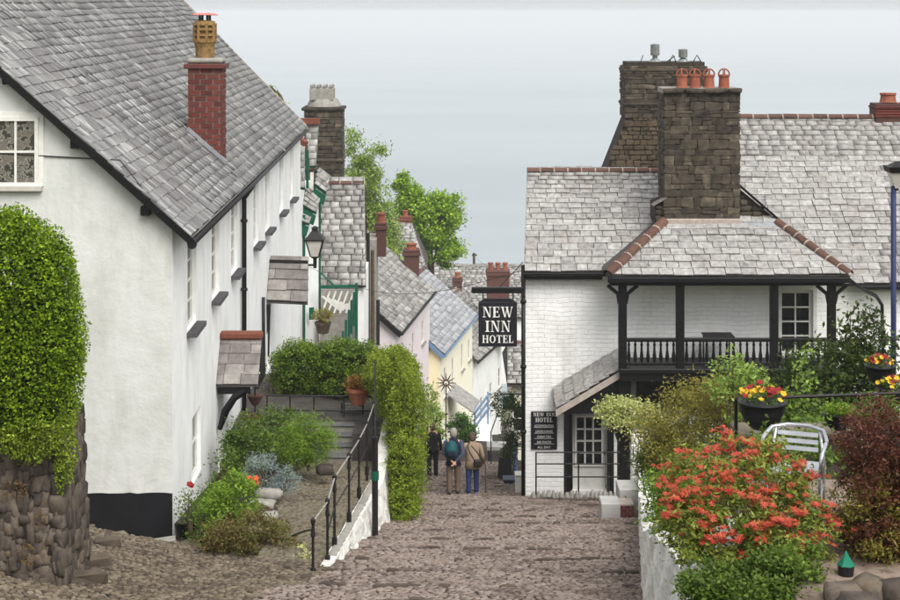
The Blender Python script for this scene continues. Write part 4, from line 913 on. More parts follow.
# ---- lettering: serif capitals from strokes
def letters(mb, text, x, z, h, y, sp=.12, dep=.012):
    cur = x; k = 0
    def poly(pts):
        nonlocal k; k += 1
        e = dep + .0012 * (k % 9); a = [(cur + px * h, y, z + pz * h) for px, pz in pts]; b = [(p[0], y - e, p[2]) for p in a]
        n = len(a); mb.poly(b)
        for i in range(n): j = (i + 1) % n; mb.poly([a[i], a[j], b[j], b[i]])
    def bx(x0, z0, x1, z1): poly([(x0, z0), (x1, z0), (x1, z1), (x0, z1)])
    s = .055
    for chh in text:
        if chh == 'N':
            bx(.1, 0, .155, .97); bx(.0, 0, .26, s); bx(0, 1 - s, .2, 1); bx(.64, .0, .695, 1); bx(.54, 1 - s, .8, 1); poly([(.1, 1), (.27, 1), (.695, 0), (.58, 0)]); w = .8
        elif chh == 'E':
            bx(.08, 0, .25, 1); bx(0, 0, .62, s); bx(0, 1 - s, .6, 1); bx(.25, .49, .48, .49 + s); bx(.565, 0, .62, .27); bx(.55, .75, .6, 1); bx(.44, .38, .485, .65); w = .64
        elif chh == 'W':
            poly([(.06, 1), (.23, 1), (.43, 0), (.33, 0)]); poly([(.37, 0), (.43, 0), (.62, .98), (.56, .98)]); poly([(.46, 1), (.63, 1), (.82, 0), (.72, 0)]); poly([(.77, 0), (.83, 0), (1.04, 1), (.98, 1)]); bx(0, 1 - s, .3, 1); bx(.4, 1 - s, .7, 1); bx(.92, 1 - s, 1.1, 1); w = 1.1
        elif chh == 'I':
            bx(.1, 0, .27, 1); bx(0, 0, .37, s); bx(0, 1 - s, .37, 1); w = .37
        elif chh == 'H':
            bx(.08, 0, .25, 1); bx(.58, 0, .75, 1); bx(.25, .48, .58, .48 + s)
            for a in (0, .5): bx(a, 0, a + .33, s); bx(a, 1 - s, a + .33, 1)
            w = .83
        elif chh == 'O':
            n = 18
            for i in range(n):
                t0, t1 = 2 * math.pi * i / n, 2 * math.pi * (i + 1) / n; f = lambda t, rx, rz: (.4 + math.cos(t) * rx, .5 + math.sin(t) * rz)
                poly([f(t0, .4, .515), f(t1, .4, .515), f(t1, .22, .46), f(t0, .22, .46)])
            w = .8
        elif chh == 'T':
            bx(.27, 0, .44, 1); bx(.17, 0, .54, s); bx(0, 1 - s, .71, 1); bx(0, .76, .05, 1); bx(.66, .76, .71, 1); w = .71
        elif chh == 'L':
            bx(.08, 0, .25, 1); bx(0, 1 - s, .35, 1); bx(0, 0, .62, s); bx(.57, 0, .62, .3); w = .62
        else: w = .4
        cur += (w + sp) * h
    return cur - x
def centred(mb, text, cx, z, h, y, sp=.12, wfit=None):
    w = letters(MB(), text, 0, 0, h, y, sp) - sp * h
    t_ = MB(); letters(t_, text, 0, 0, h, y, sp); k = (wfit / w) if wfit else 1.0
    mb.raw([(cx + (vx - w / 2) * k, vy, z + vz) for vx, vy, vz in t_.v], t_.f)
M_LETTER = mat('white_letter', [(222, 220, 214), (236, 234, 230)], .6, 6, 1, 0)
M_SIGN = mat('sign_black', [(20, 20, 26), (30, 30, 36)], .5, 4, 1, 0)
sD = 41.3; sg = thing('hanging_sign', 'black hanging sign reading NEW INN HOTEL in white serif capitals, on a beam', 'sign', P(498, 300, sD))
x0, x1, z0, z1 = XP(478.5, sD), XP(517, sD), ZP(346.5, sD), ZP(302, sD)
bd = MB().bbox((x0, sD - .03, z0), (x1, sD + .03, z1), .01).build('board', M_SIGN, sg)
top = MB(); wedge(top, [(x0 + .02, z1), (x1 - .02, z1), (x1 - .16, z1 + .09), (x0 + .16, z1 + .09)], sD - .02, sD + .02); top.build('sign_top', M_SIGN, sg)
lt_ = MB(); cxs = (x0 + x1) / 2
centred(lt_, 'NEW', cxs, ZP(317, sD), 10.5 * sD / F, sD - .031, .1, 30 * sD / F); centred(lt_, 'INN', cxs, ZP(331.5, sD), 11 * sD / F, sD - .031, .12, 25 * sD / F); centred(lt_, 'HOTEL', cxs, ZP(342.5, sD), 7.5 * sD / F, sD - .031, .12, 31 * sD / F)
lt_.build('lettering', M_LETTER, sg)
MB().bbox((XP(471.5, sD), sD - .07, ZP(293, sD)), (XP(523.5, sD), sD + .07, ZP(287, sD)), .02).build('beam', M_BLACK, sg)
MB().tube([P(523, 262, sD), P(498, 289, sD)], .012, 5).build('stay_wire', M_IRON, sg)
for px in (483, 513): MB().tube([P(px, 293, sD), P(px, 302, sD)], .018, 5).build('hook', M_IRON, sg)
MB().tube([P(523, 265, sD + .4), P(523, 296, sD + .4)], .05, 6).build('wall_bracket', M_IRON, sg)
# notice board on the wall
bD = DH - .03; nb_ = thing('notice_board', 'black wall board reading NEW INN HOTEL above lines of small white lettering', 'sign', P(544, 450, DH))
x0, x1, z0, z1 = XP(531, bD), XP(557, bD), ZP(449.5, bD), ZP(411.5, bD); MB().bbox((x0, bD - .02, z0), (x1, bD + .028, z1), .008).build('board', M_SIGN, nb_)
lt_ = MB(); cxs = (x0 + x1) / 2; yb_ = bD - .021
centred(lt_, 'NEW INN', cxs, ZP(416, bD), 3.4 * bD / F, yb_, .1, 21.5 * bD / F); centred(lt_, 'HOTEL', cxs, ZP(421.7, bD), 4 * bD / F, yb_, .14, 17 * bD / F)
for y_ in (427.3, 433.0, 438.4, 443.7): lt_.box((x0 + .08, yb_ - .003, ZP(y_ + .2, bD)), (x1 - .08, yb_, ZP(y_ - .1, bD)))
lt_.build('lettering', M_LETTER, nb_)
for txt, y_, wpx in (('ACCOMMODATION', 426.0, 19), ('LUNCHES & DINNERS', 431.6, 17), ('CREAM TEAS', 436.9, 14), ('BAR SNACKS', 442.2, 14), ('ALL DAY', 447.4, 13)):
    cu = bpy.data.curves.new('small_lettering', 'FONT'); cu.body = txt; cu.size = .085; cu.align_x = 'CENTER'; cu.extrude = .002
    tmp = bpy.data.objects.new('t', cu); COL.objects.link(tmp); dg = bpy.context.evaluated_depsgraph_get(); me = bpy.data.meshes.new_from_object(tmp.evaluated_get(dg)); bpy.data.objects.remove(tmp)
    wv = max(v.co.x for v in me.vertices) - min(v.co.x for v in me.vertices); k = wpx * bD / F / wv
    me.materials.clear(); add('small_lettering', me, M_LETTER, nb_, True, Matrix.Translation((cxs, yb_ - .002, ZP(y_ + .8, bD))) @ Matrix.Rotation(rad(90), 4, 'X') @ Matrix.Diagonal((k, 1, 1, 1)))
# iron railing and the row of set stones before the inn door
rl = thing('inn_railing', 'thin black iron railing in front of the inn door', 'railing', (XP(578, 40.9), 40.9, zs(40.9)))
for y_ in (452.5, 464, 477): MB().tube([(XP(536, 40.6), 40.6, ZP(y_, 40.6)), (XP(620, 40.6), 40.6, ZP(y_, 40.6))], .018, 6).build('rail', M_IRON, rl)
for px in (536, 565.5, 578.5, 612): MB().tube([(XP(px, 40.6), 40.6, zs(40.6) - .1), (XP(px, 40.6), 40.6, ZP(452, 40.6))], .02, 6).build('post', M_IRON, rl)
ks = thing('stone_kerb', 'row of small upright stones edging the inn forecourt', 'kerb', (XP(580, 40.5), 40.5, zs(40.5)))
for i in range(19):
    x = XP(534 + i * 4.75, 40.4); M = Matrix.Translation((x + R.uniform(-.02, .02), 40.4 + R.uniform(-.05, .05), zs(40.4) + .08)) @ Matrix.Rotation(R.uniform(-.2, .2), 4, 'Y') @ Matrix.Diagonal((R.uniform(.11, .15), .14, R.uniform(.3, .42), 1))
    add('stone', stone_mesh(M_CONC, i % 8, .3), None, ks, True, M)
for i in range(20):
    x = XP(531 + i * 5, 40.0); M = Matrix.Translation((x, 40.15 + R.uniform(-.03, .03), zs(40.1) + .0)) @ Matrix.Rotation(R.uniform(-.3, .3), 4, 'Z') @ Matrix.Diagonal((R.uniform(.12, .2), .16, .2, 1))
    add('stone', stone_mesh(M_STONE_W, i % 8, .25), None, ks, True, M)
# grey blocks of the side steps, gate pier
gs = thing('side_steps', 'two pale grey rendered steps with brick side beside the white gate pier', 'steps', (XP(616, 35), 35, zs(35)))
MB().bbox((XP(601, 35), 34.9, zs(35) - .2), (XP(620, 35), 35.5, ZP(502.5, 35)), .015).build('lower_step', M_CONCL, gs)
MB().bbox((XP(619, 35.6), 35.55, zs(35.5) - .2), (XP(640, 35.6), 36.3, ZP(489, 35.6)), .015).build('upper_step', M_CONCL, gs)
bk_ = MB().box((XP(620.3, 35), 35.02, zs(35) - .2), (XP(634, 35), 35.5, ZP(505, 35))).build('brick_side', M_MORTARL, gs)
bricks(bk_, (XP(620.5, 35), 35.02, zs(35) + .02), (1, 0, 0), (0, -1, 0), .3, .28, M_BRICK, .15, .07, .02, seed=71)
gp = thing('gate_pier', 'short whitewashed stone pier at the garden entrance', 'pier', (XP(637, 36.8), 36.8, zs(36.8)))
c0 = Vector((XP(637, 36.8), 36.8, zs(36.8) - .3)); zt = ZP(432, 36.8)
pr_ = MB(); 
for i in range(9):
    z_ = c0.z + (zt - c0.z) * i / 9; e = R.uniform(-.015, .015); pr_.bbox((c0.x - .14 + e, c0.y - .16, z_), (c0.x + .14 + e, c0.y + .16, z_ + (zt - c0.z) / 9 - .004), .035)
pr_.build('pier', M_WALLW, gp); MB().bbox((c0.x - .12, c0.y - .14, zt - .01), (c0.x + .14, c0.y + .14, zt + .07), .03).build('cap', M_CONC, gp)
# ------------------------------------------------------------------ cottages further down
def cottage(name, label, e1, D0, e2, hw, pitch, wm, rm, base=4.6, gm=None, wins=(), gutter=M_IRON, sg=.3, sw=.42, seed=1, ridge=M_RIDGE, barge=None, gab=None):
    """House whose street eave runs from pixel e1 (at distance D0) to pixel e2 at the same level."""
    E1 = P(e1[0], e1[1], D0); D1 = -E1.z * F / (e2[1] - YH); E2 = Vector((XP(e2[0], D1), D1, E1.z))
    u = (E2 - E1); L_ = u.length; u.normalize(); lf = Vector((-u.y, u.x, 0))           # lf: away from the street
    R1, R2 = E1 + lf * hw + Z3 * hw * pitch, E2 + lf * hw + Z3 * hw * pitch; K1, K2 = E1 + lf * 2 * hw, E2 + lf * 2 * hw
    t = thing(name, label, 'house', E1 + lf * hw - Z3 * base)
    w0, w1 = E1 + lf * .25 + u * .15, E2 + lf * .25 - u * .15; zb = Vector((0, 0, -base - 1.2)); n_ = -lf
    LW_ = (w1 - w0).length; H_ = base + 1.2 + .2
    wall_holes('street_wall', t, w0 + zb, u, n_, LW_, H_, [(a, z + 1.2 , a + w, z + 1.2 + h) for a, z, w, h in wins], wm, .12)
    for a, z, w, h in wins: window(t, w0 + u * a + Z3 * (z - base), u, n_, w, h, 2, 2, recess=.1, fw=.06, sill=M_CONC)
    g = MB(); up = Z3 * .2
    for q in (w0, w1):
        k = q + lf * (2 * hw - .5); rdg = q + lf * (hw - .25) + Z3 * ((hw - .25) * pitch + .1); g.poly([q + zb, q + up, rdg, k + up, k + zb])
    k0, k1 = w0 + lf * (2 * hw - .5), w1 + lf * (2 * hw - .5); g.poly([k0 + zb, k0 + up, k1 + up, k1 + zb]); g.build('gable_wall', gm or wm, t)
    mb = MB(); d = Vector((0, 0, -.08)); mb.hexa([E1 + d, E2 + d, R2 + d, R1 + d, E1, E2, R2, R1]); mb.hexa([R1 + d, R2 + d, K2 + d, K1 + d, R1, R2, K2, K1]); rf = mb.build('roof', M_UNDER, t)
    slates(rf, E1, E2, R2, R1, sg, sw, rm, 0, seed=seed, lift=.04, th=.03, jn=.03)
    if ridge: ridge_tiles(rf, R1 + Z3 * .02, R2 + Z3 * .02, max(3, int(L_ / .6)), ridge, .13)
    MB().tube([E1 + n_ * .05 - Z3 * .06, E2 + n_ * .05 - Z3 * .06], .06, 6).build('gutter', gutter, t)
    if barge: MB().beam(E1 - Z3 * .12 - u * .05, R1 - Z3 * .12 - u * .05, .06, .2).build('barge_board', barge, rf)
    return t, E1, E2, R1, R2, u, lf
def brick_stack(parent, x0, x1, y0, y1, z0, z1, pots, m=M_BRICKF, pr=.16, ph=.35, name='chimney'):
    c = MB().box((x0, y0, z0), (x1, y1, z1 - .3)).bbox((x0 - .07, y0 - .07, z1 - .3), (x1 + .07, y1 + .07, z1 - .12), .02).bbox((x0 - .02, y0 - .02, z1 - .12), (x1 + .02, y1 + .02, z1), .04).build(name, m, parent)
    for i in range(pots):
        x = x0 + (x1 - x0) * (i + .5) / pots; MB().lathe((x, (y0 + y1) / 2, z1 - .02), [(pr, 0), (pr * .85, .05), (pr * .75, ph * .75), (pr * .95, ph * .8), (pr * .95, ph)], 10).build('chimney_pot', M_TERRA, c)
    return c
c1, *_ = cottage('pink_cottage', 'pale pink cottage under a grey slate roof, just past the tall hedge', (401, 333), 70.0, (435, 291), 3.3, .86, M_PINK, M_SLATE_F, 5.0, wins=((1.2, .9, .9, 1.2), (4.5, .9, .9, 1.2), (1.4, 2.9, .8, 1.1), (4.6, 2.9, .8, 1.1), (7.6, 2.9, .8, 1.1)), seed=61, barge=M_IRON)
brick_stack(c1, XP(404, 80.6), XP(419, 80.6), 80.2, 81.1, ZP(300, 80.6), ZP(249, 80.6), 1, pr=.3, ph=.3)
c2, E1, E2, R1, R2, uu, lf = cottage('yellow_cottage', 'pale yellow cottage with bluish slate roof and blue barge board', (444, 355), 80.0, (477, 315), 3.0, .86, M_CREAM, M_SLATE_B, 5.2, gm=M_YELLOW, wins=((1.2, 2.7, .7, 1.5), (3.6, 2.7, .7, 1.5), (6.6, 2.9, .7, 1.4), (9.0, 2.9, .7, 1.2)), seed=62, barge=M_BLUELT, gutter=M_BLUELT)
mb = MB(); a_ = E1 + uu * 2.2 - Z3 * 2.5; mb.slab(a_ + lf * .3, uu * 2.4, -lf * 1.4 - Z3 * .9, Z3 * .08); pr_ = mb.build('porch_roof', M_SLATE_F, c2)
MB().tube([P(446, 440, 79.0), P(446, 383, 79.0)], .03, 6).build('ornament_pole', M_IRON, c2); so = MB(); cc = P(446, 383, 78.9)
for i in range(12): a = i * math.pi / 6; so.tube([cc + Vector((math.cos(a), 0, math.sin(a))) * .1, cc + Vector((math.cos(a), 0, math.sin(a))) * .5], [.045, .012], 4)
so.build('sun_ornament', M_RIDGE, c2)
c3, E1, E2, R1, R2, uu, lf = cottage('white_far_cottage', 'small white cottage beyond the yellow one, partly behind the hanging sign', (477, 362), 91.0, (506, 336), 3.0, .9, M_WHITE, M_SLATE_F, 6.0, wins=((1.6, 2.2, .7, 1.3), (4.0, 2.6, .7, 1.2), (6.3, 3.0, .7, 1.2)), seed=63)
brick_stack(c3, XP(487, 97), XP(509, 97), 96.5, 97.8, ZP(345, 97), ZP(270, 97), 3, pr=.17, ph=.45)
# long roof across the lower village, hip-roofed house behind the trees
def facing_house(name, label, x0, x1, yr, ye, Dr, De, xr0, xr1, wm, rm, wall_h=4.0, seed=1, sg=.3, ridge=M_RIDGE, sw=.45):
    A, B, C, D_ = P(x0, ye, De), P(x1, ye, De), P(xr1, yr, Dr), P(xr0, yr, Dr)
    t = thing(name, label, 'house', ((A + B) / 2) - Z3 * wall_h)
    mb = MB(); d = Vector((0, 0, -.08)); k = 2 * Dr - De; mb.hexa([A + d, B + d, C + d, D_ + d, A, B, C, D_]); mb.poly([D_, C, (B.x, k, B.z), (A.x, k, A.z)]); mb.poly([A, D_, (A.x, k, A.z)]); mb.poly([B, (B.x, k, B.z), C]); rf = mb.build('roof', M_UNDER, t)
    slates(rf, A, B, C, D_, sg, sw, rm, 0, seed=seed, lift=.045, th=.035, jn=.03)
    MB().box((A.x + .2, De + .3, A.z - wall_h), (B.x - .2, k - .3, A.z + .05)).build('wall', wm, t)
    if ridge: ridge_tiles(rf, D_ + Z3 * .02, C + Z3 * .02, max(3, int((C - D_).length / .6)), ridge, .14)
    return t, rf
lh, _r = facing_house('long_slate_house', 'long low slate-roofed building crossing behind the lower cottages', 405, 532, 266, 318, 125, 120, 405, 532, M_WHITE, M_SLATE_F, 5, 64, ridge=M_SLATE_D)
brick_stack(lh, XP(453, 122), XP(462, 122), 121.6, 122.3, ZP(300, 122), ZP(277, 122), 1, pr=.25, ph=.4)
vh, _r = facing_house('hipped_cottage', 'light grey hipped roof with red chimney between the two trees', 372, 427, 221, 270, 108, 104, 382, 411, M_WHITE, M_SLATE_F, 9, 65, ridge=M_RIDGER)
brick_stack(vh, XP(400, 108), XP(411, 108), 107.7, 108.4, ZP(228, 108), ZP(216, 108), 1, m=M_RIDGER, pr=.2, ph=.4)
sc, _r = facing_house('lower_shop', 'stone-grey cottage with slate roof just beyond the inn corner', 507, 560, 344, 385, 66, 63, 507, 560, M_CREAM, M_SLATE_F, 6, 66)
window(sc, (XP(512, 63.3), 63.29, ZP(432, 63.3)), uF, nF, .5, 1.1, 1, 2)
# green-trimmed house next to the long cottage
gh = thing('green_trim_house', 'white house with green trim, slate gablets and tall stone chimney beyond the long cottage', 'house', (-4.5, 60, -14.4))
dn = Vector((0, .04, -.07)); A, B, C, D_ = P(316, 286, 60.5), P(366, 286, 60.5), P(365, 184, 63.2), P(316, 184, 63.2)
mb = MB(); mb.hexa([A + dn, B + dn, C + dn, D_ + dn, A, B, C, D_]); mb.poly([D_, C, (C.x, 66, A.z), (D_.x, 66, A.z)]); gr = mb.build('front_roof', M_UNDER, gh)
slates(gr, A, B, C, D_, .26, .42, M_SLATE_F, 0, seed=67, lift=.045, th=.035, jn=.03)
ridge_tiles(gr, D_ + Z3 * .02, C + Z3 * .02, 4, M_RIDGE, .15)
MB().box((-5.3, 60.8, -15.5), (B.x - .1, 65.5, A.z + .3)).build('wall', M_WHITE, gh)
w = MB().slab((-5.34, 57.15, -15), (.04, 3.7, 0), (-3, 0, 0), (0, 0, 8.6)).build('street_wall', M_WHITE, gh)
hwd = window(gh, (-5.2, 57.12, -9.4), (1, 0, 0), (0, -1, 0), .05, .1, 1, 1) if False else None
def gablet(pts, m, seed, par, g=.28, w_=.5):
    a, b, c, d = [P(x, y, D) for x, y, D in pts]; s = MB().hexa([a + dn, b + dn, c + dn, d + dn, a, b, c, d]).build('gablet_roof', M_GREEN, par); slates(s, a, b, c, d, g, w_, m, 0, seed=seed, lift=.03); return s
ga = gablet([(291, 188, 57.6), (305, 188, 57.6), (305, 148, 58.6), (291, 148, 58.6)], M_SLATE_F, 1, gh)
gb_ = gablet([(310, 166, 59.4), (316, 166, 59.4), (319, 124, 60.4), (304, 124, 60.4)], M_SLATE_F, 2, gh)
MB().beam(P(294, 121, 60.3), P(320, 121, 60.3), .25, .22).build('ridge_tile', M_RIDGER, gb_); MB().beam(P(296, 137, 59), P(306, 144, 58.7), .2, .2).build('ridge_tile', M_RIDGER, ga)
for k, q_ in enumerate(([(314, 185, 58.8), (326, 193, 58.8), (329, 178, 59.6), (317, 169, 59.6)], [(302, 205, 58.0), (316, 213, 58.0), (319, 200, 58.8), (305, 188, 58.8)], [(299, 221, 57.6), (309, 224, 57.6), (312, 215, 58.2), (301, 209, 58.2)])):
    s_ = gablet(q_, M_SLATE_F, 5 + k, gh, .25, .4); a, b = P(*q_[0]), P(*q_[1]); MB().slab(a - Z3 * .1, b - a, (0, .06, 0), (-.1, 0, -.35)).build('barge_board', M_GREEN, s_)
    MB().slab(a + Vector((-.15, .1, -.25)), (.12, 0, 0), (0, .1, 0), (0, 0, .7)).build('finial_board', M_WOODW, s_)
mb = MB()
for x, y0, y1, D in ((306, 150, 188, 58.2),): mb.slab(P(x, y1, D), (.09, 0, 0), (0, .1, 0), (0, 0, (y1 - y0) * D / F))
mb.build('green_cheek', M_GREEN, gh)
for x, y0, y1, D in ((304, 215, 345, 57.8), (319.5, 195, 330, 59.5)): MB().tube([P(x, y0, D), P(x, y1, D)], .05, 6).build('green_downpipe', M_GREEN, gh)
mb = MB(); mb.slab(P(303, 345, 58.3), (P(319, 345, 59.5) - P(303, 345, 58.3)), (-.3, .2, 0), (0, 0, 5.2)); mb.build('side_wall', M_WHITE, gh)
MB().slab(P(309, 320, 58.4), (.18, .05, 0), (0, .04, 0), (0, 0, .45)).build('green_box', M_GREEN, gh)
# tall stone chimney
cx0, cx1, cy0, cy1 = XP(304.5, 64), XP(341, 64), 64.0, 65.4
gc = MB().box((cx0, cy0, ZP(215, 64)), (cx1, cy1, ZP(108, 64))).build('stone_chimney', M_MORTAR, gh)
stones(gc, (cx0 - .03, cy0, ZP(200, 64)), (1, 0, 0), (0, 0, 1), (0, -1, 0), cx1 - cx0 + .06, ZP(110, 64) - ZP(200, 64), M_STONE_C, (.12, .26), (.2, .7), .1, 81, boxy=.13, split=.3, smooth=False)
stones(gc, (cx1, cy0, ZP(200, 64)), (0, 1, 0), (0, 0, 1), (1, 0, 0), cy1 - cy0, ZP(110, 64) - ZP(200, 64), M_STONE_C, (.12, .26), (.2, .6), .1, 82, boxy=.13, split=.3, smooth=False)
for y_, e in ((109, .12), (160, .1)): MB().bbox((cx0 - e, cy0 - e, ZP(y_ + 1.6, 64)), (cx1 + e, cy1 + e, ZP(y_ - 1.6, 64)), .03).build('string_course', M_STONE_C, gc)
MB().lathe(((cx0 + cx1) / 2, cy0 + .7, ZP(107, 64)), [(.7, 0), (.66, .12), (.55, .3)], 12).build('flaunching', M_CONC, gc)
pm = MB().bbox((XP(309, 64), cy0 + .2, ZP(101, 64)), (XP(333, 64), cy1 - .2, ZP(88, 64)), .04); pm.build('chimney_pot', M_CONC, gc)
for i in range(4): MB().bbox((XP(309.5 + i * 6.4, 64), cy0 + .18, ZP(88, 64)), (XP(313 + i * 6.4, 64), cy1 - .22, ZP(85, 64)), .02).build('pot_merlon', M_CONC, gc)
# veranda with white lattice and stair posts
vb = MB(); vb.beam(P(319, 287, 58.6), P(357, 286, 58.6), .09, .1); vb.tube([P(356.5, 283, 58.6), P(356.5, 345, 58.6)], .05, 6); vb.tube([P(320, 272, 58.6), P(337, 288, 58.6)], .04, 5); ver = vb.build('veranda_frame', M_GREEN, gh)
la = MB()
for i in range(6): la.beam(P(322 + i * 6, 313, 58.7), P(330 + i * 6, 291, 58.7), .05, .07); 
for i in range(5): la.beam(P(322 + i * 6, 296 + i * 2, 58.73), P(340 + i * 4, 310, 58.73), .05, .07)
la.build('lattice', M_WOODW, ver); MB().box(P(321, 316, 59.4), P(355, 289, 59.5)).build('veranda_shade', M_CONC, ver)  # grey sheet added as the shaded wall behind the lattice
MB().box((XP(320, 58.8), 58.8, ZP(345, 58.8)), (XP(356, 58.8), 59.6, ZP(318, 58.8))).build('landing', M_CONC, ver)
for i, (x, y0) in enumerate(((354, 292), (351.5, 300), (349, 310), (346, 320), (343, 331))): MB().tube([P(x, y0, 58.3 - i * .4), P(x, y0 + 34, 58.3 - i * .4)], .045, 6).build('stair_post', M_GREEN, ver)
brick_stack(gh, XP(376, 66), XP(386, 66), 65.8, 66.3, ZP(256, 66), ZP(222, 66), 1, pr=.2, ph=.4)
for x, y0, y1, m in ((368, 233, 345, M_IRON), (372.5, 250, 345, M_BARK), (378, 300, 345, M_IRON)): MB().tube([P(x, y0, 64.5), P(x, y1, 64.5)], .07, 6).build('timber_post', m, gh)
MB().box((XP(363, 65), 65, ZP(400, 65)), (XP(376, 65), 67, ZP(240, 65))).build('side_wall', M_CONC, gh)
# a wire across the street
wr = MB()
for a, b, s in ((P(300, 262, 60), P(523, 270, 42), .9), (P(523, 266, 42), P(476, 258, 110), .3)):
    wr.tube([a.lerp(b, i / 12) - Z3 * s * math.sin(math.pi * i / 12) for i in range(13)], .008, 4)
tag(wr.build('overhead_wire', M_IRON), 'thin black wires sagging across the street', 'wire')
up_ = thing('utility_pole', 'small dark utility pole standing against the sea', 'pole', P(474, 290, 128)); MB().tube([P(474, 300, 128), P(474, 253, 128)], .1, 6).build('pole', M_BARK, up_); MB().beam(P(472, 255, 128), P(477, 255, 128), .1, .12).build('crossarm', M_BARK, up_)

# ------------------------------------------------------------------ trees
def tree(name, label, base, trunk_top, crown, lm, n, size, bark, seed, clumps, cr, aspect=.6, droop=0.0, limbs=9):
    t = thing(name, label, 'tree', base); rr = random.Random(seed); b, tt = Vector(base), Vector(trunk_top)
    mb = MB(); mb.tube([b, b.lerp(tt, .5) + Vector((.15, 0, 0)), tt], [.28, .2, .1], 8)
    for i in range(limbs):
        e = crown[i % len(crown)]; st = b.lerp(tt, rr.uniform(.45, 1)); en = Vector([e[0][k] + e[1][k] * rr.uniform(-.6, .6) for k in range(3)])
        mb.tube([st, st.lerp(en, .5) + Vector((0, 0, rr.uniform(-.1, .3))), en], [.09, .06, .02], 5)
    mb.build('trunk', bark, t, smooth=True)
    leaves('crown', lm, crown, n, size, t, aspect=aspect, shell=.55, clumps=clumps, cr=cr, seed=seed, droop=droop, up=.9)
    return t
D = 112; kx = D / F
tree('sycamore_tree', 'bright green leafy tree standing against the pale sea', P(430, 330, D), P(430, 235, D),
     [(P(430, 222, D), (26 * kx, 2.2, 30 * kx)), (P(412, 205, D), (15 * kx, 1.6, 20 * kx)), (P(445, 210, D), (18 * kx, 1.6, 24 * kx)), (P(403, 192, D), (8 * kx, 1, 17 * kx)), (P(437, 250, D), (22 * kx, 1.8, 20 * kx)), (P(405, 240, D), (16 * kx, 1.5, 20 * kx))], L_TREE, 30000, .24, M_BARK, 5, 190, .3, limbs=16)
D = 90; kx = D / F
tree('birch_tree', 'thin airy birch tree rising behind the stone chimney', P(366, 330, D), P(362, 165, D),
     [(P(352, 150, D), (10 * kx, .7, 20 * kx)), (P(362, 175, D), (17 * kx, .9, 22 * kx)), (P(372, 190, D), (14 * kx, .9, 26 * kx)), (P(382, 225, D), (16 * kx, 1, 28 * kx)), (P(388, 250, D), (14 * kx, .9, 24 * kx)), (P(366, 215, D), (12 * kx, .9, 20 * kx)), (P(376, 150, D), (9 * kx, .6, 5 * kx))], L_BIRCH, 13000, .2, M_BARKB, 6, 150, .26, .42, .9)
tree('sapling_weeds', 'wispy green twigs behind the cottage roof edge', P(276, 120, 60), P(279, 95, 60), [(P(279, 95, 60), (.25, .2, .35)), (P(272, 84, 60), (.12, .1, .2)), (P(284, 103, 60), (.2, .1, .2))], L_BIRCH, 60, .13, M_BARK, 7, 12, .08, limbs=5)

# ------------------------------------------------------------------ hedge and rubble wall at the left edge
D = 22.3; lh_ = thing('clipped_hedge', 'tall rounded clipped bright green hedge on the rubble wall', 'hedge', (XP(20, D), D, ZP(460, D)))
ek = D / F
leaves('foliage', L_HEDGE, [(P(12, 325, D), (77 * ek, .75, 122 * ek)), (P(22, 375, D), (64 * ek, .75, 92 * ek)), (P(2, 290, D), (78 * ek, .7, 84 * ek)), (P(-80, 330, D), (90 * ek, .8, 130 * ek))], 80000, .05, lh_, aspect=.62, shell=.93, seed=3, up=.5, out=.3, lump=.3)
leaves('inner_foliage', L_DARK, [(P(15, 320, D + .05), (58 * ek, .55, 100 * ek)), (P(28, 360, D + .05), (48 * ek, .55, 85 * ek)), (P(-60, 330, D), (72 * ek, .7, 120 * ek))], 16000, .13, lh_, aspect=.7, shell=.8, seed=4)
leaves('trailing_foliage', L_HEDGE2, [(P(66, 445, D - .5), (12 * ek, .12, 40 * ek)), (P(30, 440, D - .6), (34 * ek, .12, 22 * ek)), (P(60, 470, D - .45), (6 * ek, .1, 26 * ek))], 3200, .05, lh_, shell=.3, seed=5, droop=.6)
stems(lh_, (XP(20, D), D, ZP(470, D)), [P(0, 330, D), P(40, 330, D), P(20, 280, D), P(60, 400, D)], M_BARK, .05)
rw = thing('rubble_wall', 'dark rubble stone wall of upright stones under the clipped hedge', 'wall', (-6.2, 22, zs(22)))
MB().hexa([(-8.2, 21.9, -8.7), (-5.33, 21.9, -8.7), (-5.33, 23.3, -8.7), (-8.2, 23.3, -8.7), (-8.2, 22.15, -5.75), (-5.46, 22.15, -5.75), (-5.46, 23.2, -5.75), (-8.2, 23.2, -5.75)]).build('core', M_SOIL, rw)
nst = stones(rw, (-5.31, 21.86, -8.45), (0, .08, 1), (-1, 0, 0), (0, -1, .08), 2.6, 1.05, M_STONE_W, (.05, .12), (.09, .27), .17, 91, boxy=.15, rot=.35, gap=-.01, jitter=.05, jit=.1, off=True, smooth=True)
nst += stones(rw, (-5.31, 23.3, -8.45), (-.04, 0, 1), (0, -1, 0), (1, 0, .04), 2.75, 1.42, M_STONE_W, (.09, .2), (.13, .34), .17, 92, boxy=.15, rot=.35, gap=-.01, jitter=.05, jit=.1, off=True, smooth=True); print('rubble', nst)
leaves('moss', leafmat('moss_orange', [(92, 70, 38), (112, 86, 48), (80, 70, 38)]), [(P(28, 555, 21.75), (.14, .05, .16)), (P(15, 490, 21.85), (.2, .06, .12)), (P(40, 520, 21.8), (.1, .05, .12))], 320, .035, rw, seed=9)
